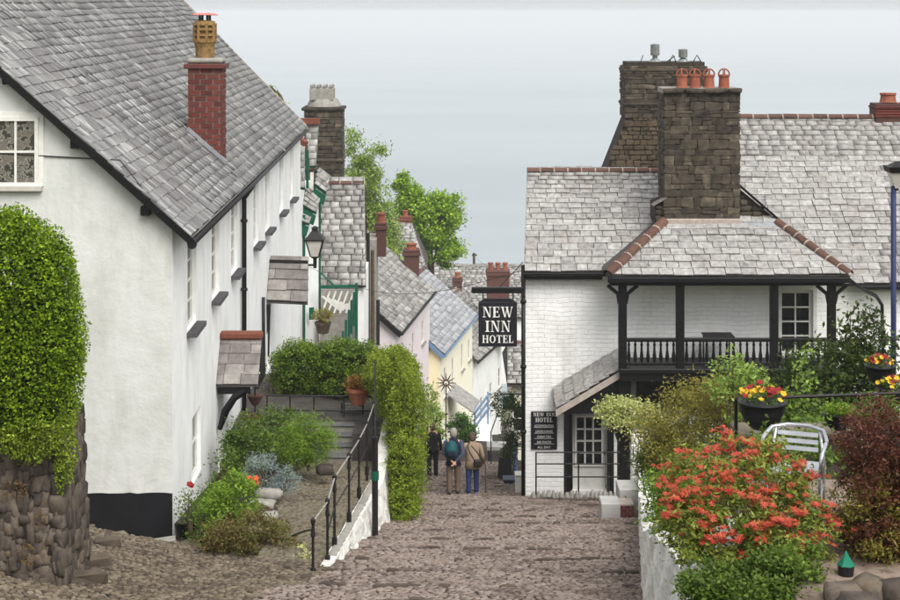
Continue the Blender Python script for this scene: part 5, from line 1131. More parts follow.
for i, (px, py, w, d, h) in enumerate(((94, 579, .5, .26, .16), (106, 564, .42, .24, .14), (116, 551, .36, .22, .12), (88, 594, .45, .26, .16), (165, 549, .4, .22, .14), (86, 545, .3, .25, .12), (80, 560, .26, .22, .14))):
    Dg = 4640 / (py - 387) if py > 560 else 4640 / (py - 387); c = P(px, py, Dg)
    c.z = float(street_z(np.array(c.x), np.array(c.y))) + h * .3
    o = add('kerb_stone', stone_mesh(M_COBB if i != 4 else M_CONC, i, .1, .1, False), None, None, True, Matrix.Translation(c) @ Matrix.Rotation(.5, 4, 'Z') @ Matrix.Diagonal((w, d, h, 1)))
    tag(o, ['lowest flat kerb stone of the row beside the rubble wall', 'flat kerb stone second from the bottom beside the rubble wall', 'flat kerb stone at the top of the short row by the black plinth', 'flat kerb stone at the bottom edge near the rubble wall', 'pale flat stone lying against the cottage corner', 'small stone lying under the black plinth', 'small stone wedged against the foot of the rubble wall'][i], 'stone', 'loose kerb stones by the cottage corner')
c = P(190, 552, 29.0); o = add('boulder', stone_mesh(M_COBY, 3, .3), None, None, True, Matrix.Translation(c) @ Matrix.Diagonal((.5, .4, .42, 1))); tag(o, 'rounded boulder at the corner of the white cottage', 'boulder')
# ------------------------------------------------------------------ planting on the terrace
def EL(px, py, D, rx, ry, rz): k = D / F; return (P(px, py, D), (rx * k, ry, rz * k))
shrub('barberry_bush', 'low brownish red bush at the end of the flower bed', 'bush', P(252, 566, 27.6), [EL(250, 540, 27.7, 44, .5, 30), EL(225, 545, 27.8, 26, .4, 22), EL(278, 548, 27.6, 24, .4, 20)], L_BROWN, 9000, .055, 11, clumps=160, cr=.09, shell=.5)
shrub('lime_bush', 'light green leafy bush behind the brownish bush', 'bush', P(232, 522, 29.6), [EL(236, 500, 29.6, 26, .45, 24), EL(214, 512, 29.4, 18, .4, 16)], L_BRIGHT, 4200, .07, 12, clumps=70, cr=.09)
shrub('lavender_bush', 'grey-blue lavender in the flower bed', 'bush', P(268, 492, 32), [EL(266, 472, 32, 24, .4, 17), EL(285, 482, 32, 14, .3, 10)], L_GREYB, 3600, .05, 13, clumps=70, cr=.07, aspect=.3)
shrub('grassy_clump', 'bright green feathery clump beside the terrace steps', 'plant', P(308, 466, 34.5), [EL(308, 440, 34.6, 25, .5, 25), EL(296, 448, 34.6, 18, .5, 20)], L_BRIGHT, 9000, .11, 14, clumps=120, cr=.12, aspect=.12)
shrub('dark_bed_shrub', 'dark green mixed shrubs along the cottage wall', 'shrub', P(258, 476, 34), [EL(252, 452, 34.2, 26, .5, 28), EL(270, 432, 35.5, 24, .5, 22), EL(240, 436, 34, 14, .4, 24), EL(285, 425, 36, 16, .4, 16)], L_MID, 8000, .07, 15, clumps=150, cr=.11)
shrub('edging_plants', 'pale green plants trailing at the foot of the railing', 'plant', P(303, 572, 26.5), [EL(303, 563, 26.5, 9, .2, 9), EL(300, 552, 27, 6, .15, 6)], L_CREAM, 420, .05, 16, clumps=20, cr=.05)
shrub('wall_foot_plants', 'mixed leafy plants crowding the foot of the cottage wall', 'plant', P(212, 520, 31), [EL(207, 522, 30.2, 14, .3, 22), EL(216, 500, 31.2, 13, .3, 24), EL(226, 474, 32.6, 12, .35, 26), EL(234, 452, 34, 10, .35, 24), EL(196, 538, 29.7, 9, .25, 12)], L_MID, 5200, .06, 22, clumps=170, cr=.09, nst=12)
rs = shrub('rose_bush', 'thin rose bush with one red bloom at the cottage corner', 'bush', P(192, 545, 29.0), [EL(190, 512, 29, 12, .2, 22), EL(200, 530, 29, 12, .2, 14), EL(185, 500, 29, 8, .2, 10)], L_MID, 620, .06, 17, nst=9, clumps=50, cr=.08)
for i in range(3): flower(rs, P(189.5 + i * .8, 484.5 + i * .5, 28.9), .11, M_RED, i)
pp = shrub('poppy_plant', 'small plant with red-orange blooms before the lavender', 'plant', P(252, 488, 31), [EL(252, 484, 31, 8, .15, 6)], L_MID, 240, .05, 18, clumps=12, cr=.05)
for i in range(7): flower(pp, P(247 + R.uniform(0, 11), 477 + R.uniform(0, 7), 30.8), .11, mat('petal_orange', [(180, 62, 30), (206, 84, 40)], .6), i)
shrub('climber', 'bare brown climbing stems against the cottage wall', 'climber', P(285, 440, 41.5), [EL(280, 392, 41.5, 12, .3, 30), EL(290, 405, 41, 12, .3, 16)], L_BROWN, 900, .07, 19, nst=16, clumps=60, cr=.1)
for i, (px, py, D, w) in enumerate(((268, 494, 31.6, .55), (262, 505, 30.8, .5), (270, 517, 29.6, .3), (272, 565, 27.0, .9), (325, 470, 34, .35))):
    c = P(px, py, D); o = add('edging_stone', stone_mesh(M_CONC if i < 3 else M_BARK if i == 3 else M_STONE_W, i, .2), None, None, True, Matrix.Translation(c) @ Matrix.Rotation(.15 * (i - 2), 4, 'Z') @ Matrix.Diagonal((w, .28, .2, 1)))
    tag(o, ['upper squared grey stone beside the lavender', 'lower squared grey stone beside the lavender', 'small grey stone half hidden behind the brownish bush', 'weathered log lying before the brownish bush', 'dark stone by the grassy clump'][i], 'log' if i == 3 else 'stone')
# the clipped conifer hedge beside the steps, hanging over the street wall
hg = thing('conifer_hedge', 'dense yellow-green hedge spilling over the white wall towards the street', 'hedge', (XP(395, 37), 37, zs(37)))
leaves('foliage', L_HEDGE2, [EL(405, 480, 35.2, 19, .75, 48), EL(406, 430, 36.2, 20, .9, 60), EL(398, 385, 37.5, 24, 1.0, 38), EL(388, 372, 38.5, 24, .9, 24), EL(402, 505, 34.6, 14, .5, 20)], 70000, .055, hg, aspect=.42, shell=.85, seed=31, up=.3, clumps=2400, cr=.07, lump=.6)
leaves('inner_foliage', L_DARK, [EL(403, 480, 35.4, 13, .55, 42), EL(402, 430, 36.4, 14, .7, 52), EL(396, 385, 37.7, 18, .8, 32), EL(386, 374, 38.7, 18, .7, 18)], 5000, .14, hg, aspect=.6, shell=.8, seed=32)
stems(hg, (-1.2, 36, zs(36) + .3), [P(405, 440, 36), P(398, 400, 37), P(404, 490, 35)], M_BARK, .05)
hg2 = thing('terrace_hedge', 'flat-topped dark green hedge behind the terrace railing', 'hedge', (XP(325, 41), 41, PLAT))
hb = [EL(300, 368, 41.5, 30, .7, 28), EL(335, 366, 41.5, 34, .7, 27), EL(362, 366, 41, 26, .7, 25), EL(288, 372, 41.6, 16, .6, 26), EL(350, 385, 41, 30, .6, 14), EL(320, 390, 41.4, 30, .5, 14)]
leaves('foliage', leafmat('leaf_privet', [(40, 58, 18), (66, 88, 26), (96, 118, 36), (120, 136, 44)]), hb, 36000, .06, hg2, aspect=.55, shell=.85, seed=33, clumps=1400, cr=.08, lump=.6)
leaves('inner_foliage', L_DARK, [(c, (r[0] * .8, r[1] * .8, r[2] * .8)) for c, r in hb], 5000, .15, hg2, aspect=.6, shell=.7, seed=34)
stems(hg2, (XP(325, 41.3), 41.3, PLAT + .0), [P(x, 372, 41.4) for x in (285, 300, 315, 330, 345, 360)], M_BARK, .05)
pn = shrub('rust_potted_plant', 'orange and green leafy plant in a clay pot on the terrace', 'potted plant', P(360, 402, 38.9), [EL(361, 383, 38.9, 14, .25, 9)], L_ORANGE, 1200, .07, 20, clumps=40, cr=.07)
MB().lathe(P(358, 404, 38.9), [(.17, 0), (.25, .3), (.29, .31), (.29, .38), (.24, .38)], 12).build('pot', M_TERRA, pn)
# railing along the path
ra = thing('path_railing', 'black iron post railing with grey handrail along the raised path and steps', 'railing', (-2.0, 30, T(30)))
posts = [(313, 522, 584, 25.2), (327.5, 502, 571, 26.2), (334.5, 478, 552, 27.2), (349, 456, 526, 29.3), (359, 440, 500, 32.3), (367, 424, 478, 34.5), (374, 404, 462, 36.8)]
tops = []
for x, y0, y1, D in posts:
    a, b = P(x, y1, D), P(x, y0, D); tops.append(b)
    MB().tube([a - Z3 * .1, a + Z3 * .05, a + Z3 * .06, a + Z3 * .25, a + Z3 * .26, b - Z3 * .25, b - Z3 * .22, b - Z3 * .06, b, b + Z3 * .04, b + Z3 * .07], [.03, .03, .045, .045, .022, .022, .04, .022, .04, .04, .012], 8).build('post', M_IRON, ra)
pr2 = [P(320, 548, 26.0), P(347, 500, 28.6)]
MB().tube(tops[:1] + tops[1:], .015, 6).build('handrail', M_ROPE, ra)
MB().tube([t_ - Z3 * .5 for t_ in tops[1:]], .014, 5).build('lower_rail', M_IRON, ra)
MB().tube([tops[0] - Z3 * .12, P(305, 531, 25.6), P(292, 536, 26.0)], .016, 5).build('chain', M_IRON, ra)
pr_ = thing('platform_railing', 'dark horizontal railing across the top of the terrace steps', 'railing', (-3.6, 38.7, PLAT))
for y_ in (396.5, 411): MB().tube([P(265, y_ - 1, 38.9), P(372, y_, 38.9)], .02, 6).build('rail', M_IRON, pr_)
for px in (267, 290, 314, 344): MB().tube([(XP(px, 38.9), 38.9, PLAT - .02), P(px, 396, 38.9)], .018, 6).build('post', M_IRON, pr_)
hp = thing('hanging_planter', 'rusty hanging trough and basket under the slate door canopy', 'planter', P(252, 420, 36.8)); k = 36.8 / F
MB().lathe(P(255, 405, 36.8), [(3 * k, 0), (8 * k, 8 * k), (8.6 * k, 10 * k), (7 * k, 10 * k)], 10).build('basket', mat('rusty_iron', [(70, 44, 36), (100, 66, 52)], .8, 6, 1, 0, bump=.3), hp)
MB().bbox(P(241, 421, 36.6), P(262, 412, 36.9), .08).build('trough', MATS['rusty_iron'], hp); MB().tube([P(255, 412, 36.75), P(255, 372, 36.75)], .02, 5).build('hanger', M_IRON, hp)
lm = thing('terrace_lamp_post', 'slim black post with green band at the foot of the white wall', 'post', P(375, 537, 31.0))
MB().tube([P(375, 538, 31.0), P(375, 437, 31.0)], .06, 8).build('post', M_IRON, lm); MB().tube([P(375, 437, 31), P(375, 360, 31.6)], .018, 6).build('upper_rod', M_IRON, lm); MB().tube([P(375, 480, 31.0), P(375, 471, 31.0)], .075, 8).build('band', M_GREEN, lm)
bc = thing('bench', 'dark slatted bench on the terrace platform behind the steps', 'bench', P(352, 425, 39.3))
for i in range(4): MB().box(P(341, 424 - i * 6, 39.3), P(364, 421.5 - i * 6, 39.36)).build('slat', M_CONC, bc)
for px in (342, 363): MB().box(P(px - 1, 432, 39.25), P(px + 1, 402, 39.4)).build('leg', M_IRON, bc)
fp = shrub('veranda_pot_plant', 'green plant in a dark pot on the veranda landing', 'potted plant', P(323, 332, 57.5), [EL(323, 316, 57.5, 8, .3, 6)], L_OLIVE, 500, .1, 21, clumps=16, cr=.1)
MB().lathe(P(323, 333, 57.5), [(.2, 0), (.27, .3), (.3, .31), (.3, .4)], 10).build('pot', M_BARK, fp)

# ------------------------------------------------------------------ the garden on the right
GZ = lambda D: interp(D, G_Z)
def ground_pt(px, D): return (XP(px, D), D, GZ(D))
# red-tipped shrub: whorls of red leaves above green
D = 13.2; pe = [EL(736, 463, 13.3, 38, .4, 26), EL(765, 478, 13.2, 44, .4, 34), EL(700, 490, 13.0, 40, .4, 38), EL(790, 520, 12.9, 40, .4, 36), EL(735, 530, 12.7, 50, .4, 44), EL(688, 525, 12.7, 28, .3, 36), EL(808, 532, 12.8, 28, .3, 26), EL(705, 560, 12.5, 30, .3, 30), EL(770, 560, 12.5, 36, .3, 30)]
pi = thing('red_tipped_shrub', 'large shrub with coral red young leaves spilling over the garden wall', 'shrub', ground_pt(745, 13.2))
leaves('foliage', L_PIERG, pe, 15000, .055, pi, aspect=.34, clumps=380, cr=.055, seed=41, shell=.7, up=.4)
stems(pi, ground_pt(745, 13.2), [P(700, 480, 13), P(745, 450, 13.2), P(790, 500, 13), P(720, 540, 12.8), P(770, 540, 12.8), P(690, 530, 12.9), P(800, 520, 13)], M_BARK, .015)
rng = np.random.default_rng(77); C, d = ell_points(pe, 700, rng, 1.0)
keep = [i for i in range(700) if C[i][2] > ZP(552, C[i][1]) + rng.normal(0, .06) and d[i][1] < .5 and (d[i][2] > -.1)]
C = C[keep]; Vv = []
for g_c in C[:140]:
    for q in range(rng.integers(4, 9)):
        c = g_c + rng.normal(0, 1, 3) * np.array([.055, .045, .014]); nl = rng.integers(7, 12); t0 = rng.uniform(0, 6.28); s = rng.uniform(.03, .05)
        tilt = Vector((rng.normal(0, .25), -.2 + rng.normal(0, .2), 1)).normalized(); x_ = tilt.orthogonal().normalized(); y_ = tilt.cross(x_)
        for j in range(nl):
            a = t0 + j * 2.4; dv = (x_ * math.cos(a) + y_ * math.sin(a)) * .9 + tilt * (.05 + .35 * (j / nl)); sd_ = tilt.cross(dv).normalized(); b0 = Vector(c)
            Vv += [b0, b0 + dv * s * .5 + sd_ * s * .16 + tilt * s * .1, b0 + dv * s, b0 + dv * s * .5 - sd_ * s * .16 + tilt * s * .1]
add('red_shoots', npmesh('red_shoots', np.array([tuple(v) for v in Vv]), None, 4, L_PIERR), None, pi)
shrub('low_green_shrub', 'fresh green low shrub at the bottom edge of the garden', 'shrub', ground_pt(735, 12.2), [EL(735, 588, 12.0, 50, .3, 24), EL(712, 585, 12.0, 26, .25, 22), EL(775, 578, 12.1, 38, .3, 26), EL(800, 565, 12.3, 24, .25, 24)], L_MID, 11000, .04, 42, clumps=180, cr=.05, aspect=.5)
shrub('olive_shrub', 'fine olive-brown twiggy shrub behind the red-tipped shrub', 'shrub', ground_pt(700, 23), [EL(700, 430, 23, 56, .9, 40), EL(735, 415, 23, 36, .8, 44), EL(668, 440, 23, 30, .8, 30), EL(700, 395, 23.2, 30, .5, 16)], L_OLIVE, 15000, .07, 43, clumps=420, cr=.12, aspect=.3, nst=14)
shrub('spiky_grass', 'arching green strappy leaves by the white gate pier', 'plant', ground_pt(668, 24), [EL(668, 455, 23.6, 24, .5, 24), EL(655, 470, 23.4, 14, .4, 18)], L_MID, 2600, .3, 44, aspect=.06, clumps=60, cr=.1)
shrub('pale_green_shrub', 'soft pale green shrub against the garden wall', 'shrub', ground_pt(668, 20.5), [EL(668, 492, 20.5, 22, .4, 30), EL(662, 520, 20.3, 14, .3, 24), EL(690, 505, 20.3, 22, .4, 30)], L_BRIGHT, 5600, .055, 45, clumps=140, cr=.08)
cr_ = shrub('cream_variegated_shrub', 'cream and green variegated shrub in a black pot by the pier', 'shrub', P(630, 436, 37.2), [EL(632, 414, 37.2, 28, .5, 15), EL(612, 412, 37.2, 14, .35, 12), EL(648, 418, 37, 14, .3, 12), EL(624, 424, 37, 10, .3, 8)], L_CREAM, 3200, .085, 46, clumps=120, cr=.1)
MB().lathe(P(624, 446, 37.2), [(.12, 0), (.24, .34), (.26, .36), (.22, .38)], 12).build('pot', M_IRON, cr_)
shrub('laurel_shrub', 'upright glossy dark green shrub with tall shoots before the inn wall', 'shrub', ground_pt(830, 24), [EL(840, 380, 24, 46, .8, 40), EL(865, 360, 24, 26, .7, 44), EL(800, 400, 24, 40, .7, 26), EL(852, 326, 24, 5, .2, 24), EL(868, 330, 24, 6, .2, 26), EL(842, 340, 24, 6, .2, 24), EL(772, 400, 24, 26, .6, 16), EL(880, 345, 24, 10, .3, 22)], L_DARK, 7500, .1, 47, clumps=300, cr=.13, aspect=.42, nst=16)
shrub('young_spindle_shrub', 'light yellow-green leggy shrub in front of the balcony', 'shrub', ground_pt(740, 22), [EL(735, 370, 22, 16, .4, 16), EL(755, 378, 22, 14, .4, 14), EL(722, 385, 22, 14, .4, 12), EL(805, 372, 22, 7, .3, 24)], L_BIRCH, 1300, .07, 48, clumps=70, cr=.07, nst=14)
shrub('background_greenery', 'mid green leafy shrubs filling the garden behind the rail', 'shrub', ground_pt(810, 18.5), [EL(790, 425, 18.6, 50, .6, 24), EL(850, 430, 18.6, 44, .6, 26), EL(820, 480, 17.6, 44, .5, 60), EL(880, 420, 18.4, 26, .6, 22), EL(770, 450, 18, 30, .5, 40), EL(822, 470, 15.2, 34, .25, 40), EL(775, 470, 15.2, 30, .25, 40), EL(835, 500, 15.0, 24, .25, 30)], L_MID, 17000, .065, 49, clumps=260, cr=.1)
shrub('acer_bush', 'dense dark maroon and olive bush at the right edge', 'bush', ground_pt(880, 13), [EL(882, 455, 13.0, 42, .5, 52), EL(878, 505, 12.9, 40, .45, 52), EL(868, 540, 12.8, 26, .35, 34), EL(905, 480, 13, 40, .5, 70)], L_MAROON, 26000, .038, 50, clumps=520, cr=.05, aspect=.4, nst=10,
      extra=[('green_foliage', L_OLIVE, [EL(876, 520, 12.85, 38, .4, 48), EL(900, 520, 12.9, 38, .4, 50)], 11000, .038, dict(clumps=300, cr=.05, aspect=.4))])
# paving, low wall, rail and planters
struct(MB().bbox((2.55, 11.2, GZ(12.5) - .2), (4.6, 14.9, GZ(13.5) + .085), .02).build('garden_paving', M_PAVE))
lw = thing('low_garden_wall', 'low wall with pale plank cap behind the metal chair', 'wall', ground_pt(790, 16.3))
MB().box((XP(738, 16.3), 16.1, GZ(16.3) - .2), (XP(850, 16.3), 16.5, ZP(436, 16.3))).build('wall', M_STONE_W, lw); MB().bbox((XP(736, 16.2), 16.05, ZP(437, 16.2)), (XP(852, 16.2), 16.55, ZP(431, 16.2)), .015).build('cap', M_COBY, lw)
gr_ = thing('garden_rail', 'thin black iron rail across the garden carrying planters', 'railing', ground_pt(736, 15.7))
MB().tube([P(735, 399, 15.7), P(860, 394.5, 15.7), P(930, 392, 15.7)], .016, 6).build('rail', M_IRON, gr_); MB().tube([P(736, 399, 15.7), (XP(736, 15.7), 15.7, GZ(15.7))], .018, 6).build('post', M_IRON, gr_); MB().tube([P(910, 399, 15.7), (XP(910, 15.7), 15.7, GZ(15.7))], .018, 6).build('post', M_IRON, gr_)
def pansy_bowl(name, label, px, py, D, rp, seed, n, cols, lm=L_MID, group=None):
    t = thing(name, label, 'planter', P(px, py, D), group); k = D / F; c = P(px, py, D)
    MB().lathe(c - Z3 * rp * 1.12 * k, [(rp * .45 * k, 0), (rp * .72 * k, rp * .25 * k), (rp * .95 * k, rp * .75 * k), (rp * k, rp * 1.08 * k), (rp * 1.05 * k, rp * 1.1 * k), (rp * 1.05 * k, rp * 1.16 * k), (rp * .9 * k, rp * 1.14 * k)], 18).build('bowl', mat('black_plastic', [(22, 22, 25), (34, 34, 38)], .5, 4, 1, 0), t, smooth=True)
    leaves('foliage', lm, [(c + Z3 * rp * .3 * k, (rp * .95 * k, rp * .9 * k, rp * .42 * k))], n, .03, t, seed=seed, clumps=40, cr=.03, aspect=.55)
    r = random.Random(seed)
    for i in range(len(cols) * 9 if cols else 0):
        a, q = r.uniform(0, 6.28), r.uniform(0, 1) ** .5; flower(t, c + Vector((math.cos(a) * q * rp * k, math.sin(a) * q * rp * k, (rp * .32 + (1 - q) * rp * .5 + r.uniform(-2, 2)) * k)), .058, cols[i % len(cols)], i + seed)
    return t
pansy_bowl('pansy_planter', 'black bowl planter of red and yellow pansies hung on the garden rail', 762, 402, 15.55, 23.5, 3, 700, [M_RED, M_YELL, M_YELL, M_RED])
pansy_bowl('leafy_planter', 'small dark bowl of light green leaves behind the chair', 838, 414, 15.9, 14, 5, 900, [], L_BRIGHT)
pansy_bowl('hanging_basket', 'upper basket of dark red and yellow flowers at the right edge', 880, 366, 20.5, 15, 7, 500, [M_RED, M_YELL, M_RED], L_MID, 'flower baskets by the blue lamp post')
pansy_bowl('hanging_basket', 'lower basket of bright yellow flowers at the right edge', 892, 388, 20.2, 15, 9, 400, [M_YELL, M_RED, M_YELL], L_MID, 'flower baskets by the blue lamp post')
bp2 = thing('basket_post', 'thin black post and arms carrying the flower baskets at the right edge', 'post', ground_pt(914, 20.4))
MB().tube([(XP(914, 20.4), 20.4, GZ(20.4) - .1), P(914, 330, 20.4)], .025, 6).build('post', M_IRON, bp2)
for px, py, D in ((880, 366, 20.5), (892, 388, 20.2)): MB().tube([P(914, py - 26, 20.4), P(px, py - 26, D), P(px, py - 2, D)], .01, 5).build('arm', M_IRON, bp2)
shrub('edge_shrub', 'leafy green shrubs at the far right of the garden by the blue lamp post', 'shrub', ground_pt(930, 22), [EL(940, 400, 22, 44, .8, 50), EL(1000, 420, 21, 60, .9, 50), EL(905, 410, 22, 26, .6, 34), EL(1080, 420, 22, 60, 1, 50)], L_MID, 7000, .09, 54, clumps=240, cr=.13)
tag(MB().raw([P(772, 430.5, 16.2), P(782, 430.5, 16.1), P(779, 421, 16.2), P(775, 424, 16.35)], [(0, 1, 2), (0, 2, 3), (0, 3, 1), (1, 3, 2)]).build('folded_napkin', M_WOODW), 'white folded paper standing on the plank cap behind the chair', 'paper')
# aluminium chair
M_ALU = mat('aluminium', [(168, 170, 174), (196, 198, 202)], .32, 6, 1, 0, metal=.75)
ch = thing('metal_chair', 'silver aluminium cafe chair standing among the garden shrubs', 'chair', (XP(794, 14.0), 14.0, GZ(13.5) + .03), rotz=rad(-20))
ch.scale = (.94, .94, .93)
def lp(pts, r, nm): return MB().tube(pts, r, 8).build(nm, M_ALU, ch, world=False, smooth=True)
for sx in (-1, 1):
    lp([(sx * .26, -.24, 0), (sx * .26, -.23, .42), (sx * .265, -.2, .46)], .014, 'front_leg'); lp([(sx * .24, .27, 0), (sx * .25, .22, .45), (sx * .2, .27, .76)], .014, 'back_leg')
    lp([(sx * .26, -.24, .02), (sx * .25, .0, .035), (sx * .24, .27, .02)], .011, 'floor_bar')
    lp([(sx * .26, -.23, .25), (sx * .245, .25, .25)], .01, 'side_stretcher')
lp([(-.28, -.2, .64), (-.29, .08, .7), (-.24, .25, .75), (-.1, .31, .77), (.1, .31, .77), (.24, .25, .75), (.29, .08, .7), (.28, -.2, .64), (.265, -.23, .45)], .019, 'arm_loop'); lp([(-.28, -.2, .64), (-.265, -.23, .45)], .019, 'arm_loop')
for i, z in enumerate((.56, .63, .70)): MB().hexa([(-.19, .25, z - .018), (.19, .25, z - .018), (.19, .262, z - .018), (-.19, .262, z - .018), (-.19, .262, z + .018), (.19, .262, z + .018), (.19, .274, z + .018), (-.19, .274, z + .018)]).build('back_slat', M_ALU, ch, world=False)
for i in range(6): MB().bbox((-.25, -.23 + i * .082, .438), (.25, -.16 + i * .082, .452), .005).build('seat_slat', M_ALU, ch, world=False)
# stones and a green-netted pot at the bottom right
for i, (px, py, D, w, h) in enumerate(((842, 590, 12.1, .26, .12), (872, 588, 12.2, .24, .12), (898, 590, 12.1, .26, .14), (858, 598, 11.9, .3, .08))):
    o = add('garden_rock', stone_mesh(M_STONE_W, i + 2, .18, .09, True), None, None, True, Matrix.Translation((XP(px, D - .3), D - .3, GZ(13.5) + .11)) @ Matrix.Rotation(i, 4, 'Z') @ Matrix.Diagonal((w, .26, h + .1, 1)))
    tag(o, ['leftmost rounded rock in the row below the maroon bush', 'middle rounded rock in the row below the maroon bush', 'rounded rock at the right edge below the maroon bush', 'foremost low rock at the bottom edge below the maroon bush'][i], 'rock', 'rocks edging the garden paving')
tp = thing('netted_pot', 'small black pot with a green net cone on the paving', 'pot', (XP(846, 12.35), 12.35, GZ(13.5) + .085)); k = 12.35 / F; c = Vector((XP(846, 12.35), 12.35, GZ(13.5) + .08))
MB().lathe(c, [(7.5 * k, 0), (8.5 * k, 10 * k), (9 * k, 11 * k)], 12).build('pot', MATS['black_plastic'], tp); MB().lathe(c + Z3 * 10.8 * k, [(9.4 * k, 0), (7 * k, 3 * k), (3.2 * k, 9 * k), (.6 * k, 14 * k)], 7).build('net', mat('green_net', [(8, 92, 70), (16, 116, 88)], .6), tp)
# blue lamp post at the right edge
bl = thing('blue_lamp_post', 'tall blue lamp post with black lantern head at the right edge', 'lamp post', ground_pt(893, 26)); bx_ = XP(893.5, 26)
MB().tube([(bx_, 26, GZ(26) - .1), (bx_, 26, ZP(186, 26))], .045, 8).build('pole', M_BLUE, bl, smooth=True)
mb = MB(); kk = 26 / F
def frus2(c, y0, r0_, y1, r1_, mb):
    z0, z1 = ZP(y0, 26), ZP(y1, 26); a = [(c - r0_, 26 - r0_, z0), (c + r0_, 26 - r0_, z0), (c + r0_, 26 + r0_, z0), (c - r0_, 26 + r0_, z0), (c - r1_, 26 - r1_, z1), (c + r1_, 26 - r1_, z1), (c + r1_, 26 + r1_, z1), (c - r1_, 26 + r1_, z1)]; mb.hexa(a)
xc = XP(898, 26); frus2(xc, 172, .17, 166, .2, mb); frus2(xc, 166, .14, 161, .03, mb); mb.build('lantern_roof', M_IRON, bl); mb = MB(); frus2(xc, 188, .06, 172, .15, mb); mb.build('lantern_glass', M_LGL, bl)
MB().tube([(bx_, 26, ZP(190, 26)), (xc, 26, ZP(188, 26))], .03, 6).build('arm', M_IRON, bl)

# ------------------------------------------------------------------ things down the street
shrub('round_street_bush', 'round dark green bush by the steps of the yellow cottage', 'bush', P(462, 446, 76), [EL(462, 430, 76, 13, .6, 14)], leafmat('leaf_street', [(30, 54, 22), (52, 84, 32), (78, 112, 44)]), 2600, .14, 51, clumps=80, cr=.15)
shrub('street_wall_plants', 'leafy green plants hanging on the inn side wall', 'plant', P(512, 476, 52), [EL(513, 420, 52, 6, .5, 30), EL(508, 455, 52, 5, .4, 18), EL(500, 405, 60, 7, .5, 14)], L_DARK, 2600, .1, 52, clumps=100, cr=.12)
shrub('left_street_plants', 'pale green plants by the pink cottage railing', 'plant', P(432, 452, 58), [EL(434, 425, 58, 10, .5, 22), EL(428, 400, 60, 8, .5, 16)], L_BIRCH, 1800, .12, 53, clumps=80, cr=.12)
br = thing('blue_stair_rail', 'pale blue sloping handrail beside the white far cottage', 'railing', P(485, 435, 84))
for i in range(3): MB().beam(P(474, 428 - i * 7, 84), P(489, 408 - i * 7, 88), .1, .1).build('rail', M_BLUELT, br)
for px, y0, y1, D in ((475, 412, 436, 84), (488, 392, 424, 88)): MB().tube([P(px, y1, D), P(px, y0, D)], .05, 5).build('post', M_BLUELT, br)
MB().box(P(474, 442, 85), P(490, 424, 90)).build('base_wall', M_WHITE, br)
ab = thing('a_board', 'black chalkboard sign standing on the street past the inn', 'sign board', P(505, 481, 49.3))
for s, yy in ((-1, 0), (1, .35)): MB().hexa([P(497, 482, 49.2 + yy), P(512, 482, 49.2 + yy), P(512, 482, 49.24 + yy), P(497, 482, 49.24 + yy), P(499, 458, 49.36 + yy * .2), P(511, 458, 49.36 + yy * .2), P(511, 458, 49.4 + yy * .2), P(499, 458, 49.4 + yy * .2)]).build('panel', M_SIGN, ab)
tag(MB().bbox(P(504, 490, 47.2), P(514, 479, 47.6), .03).bbox(P(503, 480, 47.15), P(515, 477.5, 47.65), .02).build('blue_crate', mat('navy_plastic', [(28, 34, 56), (38, 46, 70)], .5)), 'navy blue crate on the street by the inn corner', 'crate')
tag(MB().bbox(P(515.5, 495, 43.2), P(521.5, 474, 43.5), .02).bbox(P(515, 475, 43.15), P(522, 472, 43.55), .02).build('white_bin', M_WOODW), 'narrow white bin against the inn corner', 'bin')
pl = thing('plank_bench', 'low wooden plank bench on the street beside the woman with the cane', 'bench', P(490, 482, 49.2)); MB().bbox(P(482, 480, 49.0), P(499, 477.5, 49.5), .01).build('seat', M_BARK, pl)
for px in (484, 496): MB().box(P(px, 484, 49.1), P(px + 1.5, 479, 49.4)).build('leg', M_BARK, pl)
tb = thing('street_table', 'grey cafe table with things on it outside the lower shop', 'table', P(497, 462, 61)); MB().bbox(P(487, 447, 60.6), P(508, 445, 61.4), .01).build('table_top', M_CONCL, tb)
for px in (489, 506): MB().tube([P(px, 465, 61), P(px, 446, 61)], .03, 5).build('leg', M_IRON, tb)
gsn = thing('green_shop_sign', 'dark green hanging shop sign above the street past the inn', 'sign', P(509, 410, 58)); MB().bbox(P(503, 410, 58), P(514, 396, 58.08), .02).build('board', mat('bottle_green', [(10, 38, 30), (16, 50, 40)], .5), gsn); MB().tube([P(500, 394, 58), P(522, 394, 58)], .04, 5).build('bracket', M_IRON, gsn)
for i, (x, m_, lab) in enumerate(((508, M_BLUE, 'blue coat hanging outside the lower shop'), (513, M_BLUELT, 'pale blue coat hanging outside the lower shop'))):
    t = thing('hanging_coat', lab, 'coat', P(x, 470, 55), 'clothes hung outside the lower shop'); MB().tube([P(x, 472, 55), P(x, 460, 55), P(x, 446, 55), P(x, 443, 55)], [(.16, .08), (.15, .07), (.17, .06), (.05, .04)], 8).build('coat', m_, t); MB().tube([P(x, 443, 55), P(x, 440, 55)], .01, 4).build('hook', M_IRON, t)
ir = thing('cottage_railing', 'black iron railing in front of the yellow cottage', 'railing', P(440, 445, 72))
for px in (428, 434, 440, 446): MB().tube([P(px, 452, 72), P(px, 414, 72)], .03, 5).build('bar', M_IRON, ir)
MB().tube([P(426, 416, 72), P(448, 414, 72)], .03, 5).build('rail', M_IRON, ir)
dr_ = thing('sloping_handrail', 'thin dark handrail post on the street past the walkers', 'railing', P(492, 462, 60)); MB().tube([P(491, 464, 60), P(491, 432, 60), P(499, 410, 66)], .025, 5).build('rail', M_IRON, dr_)

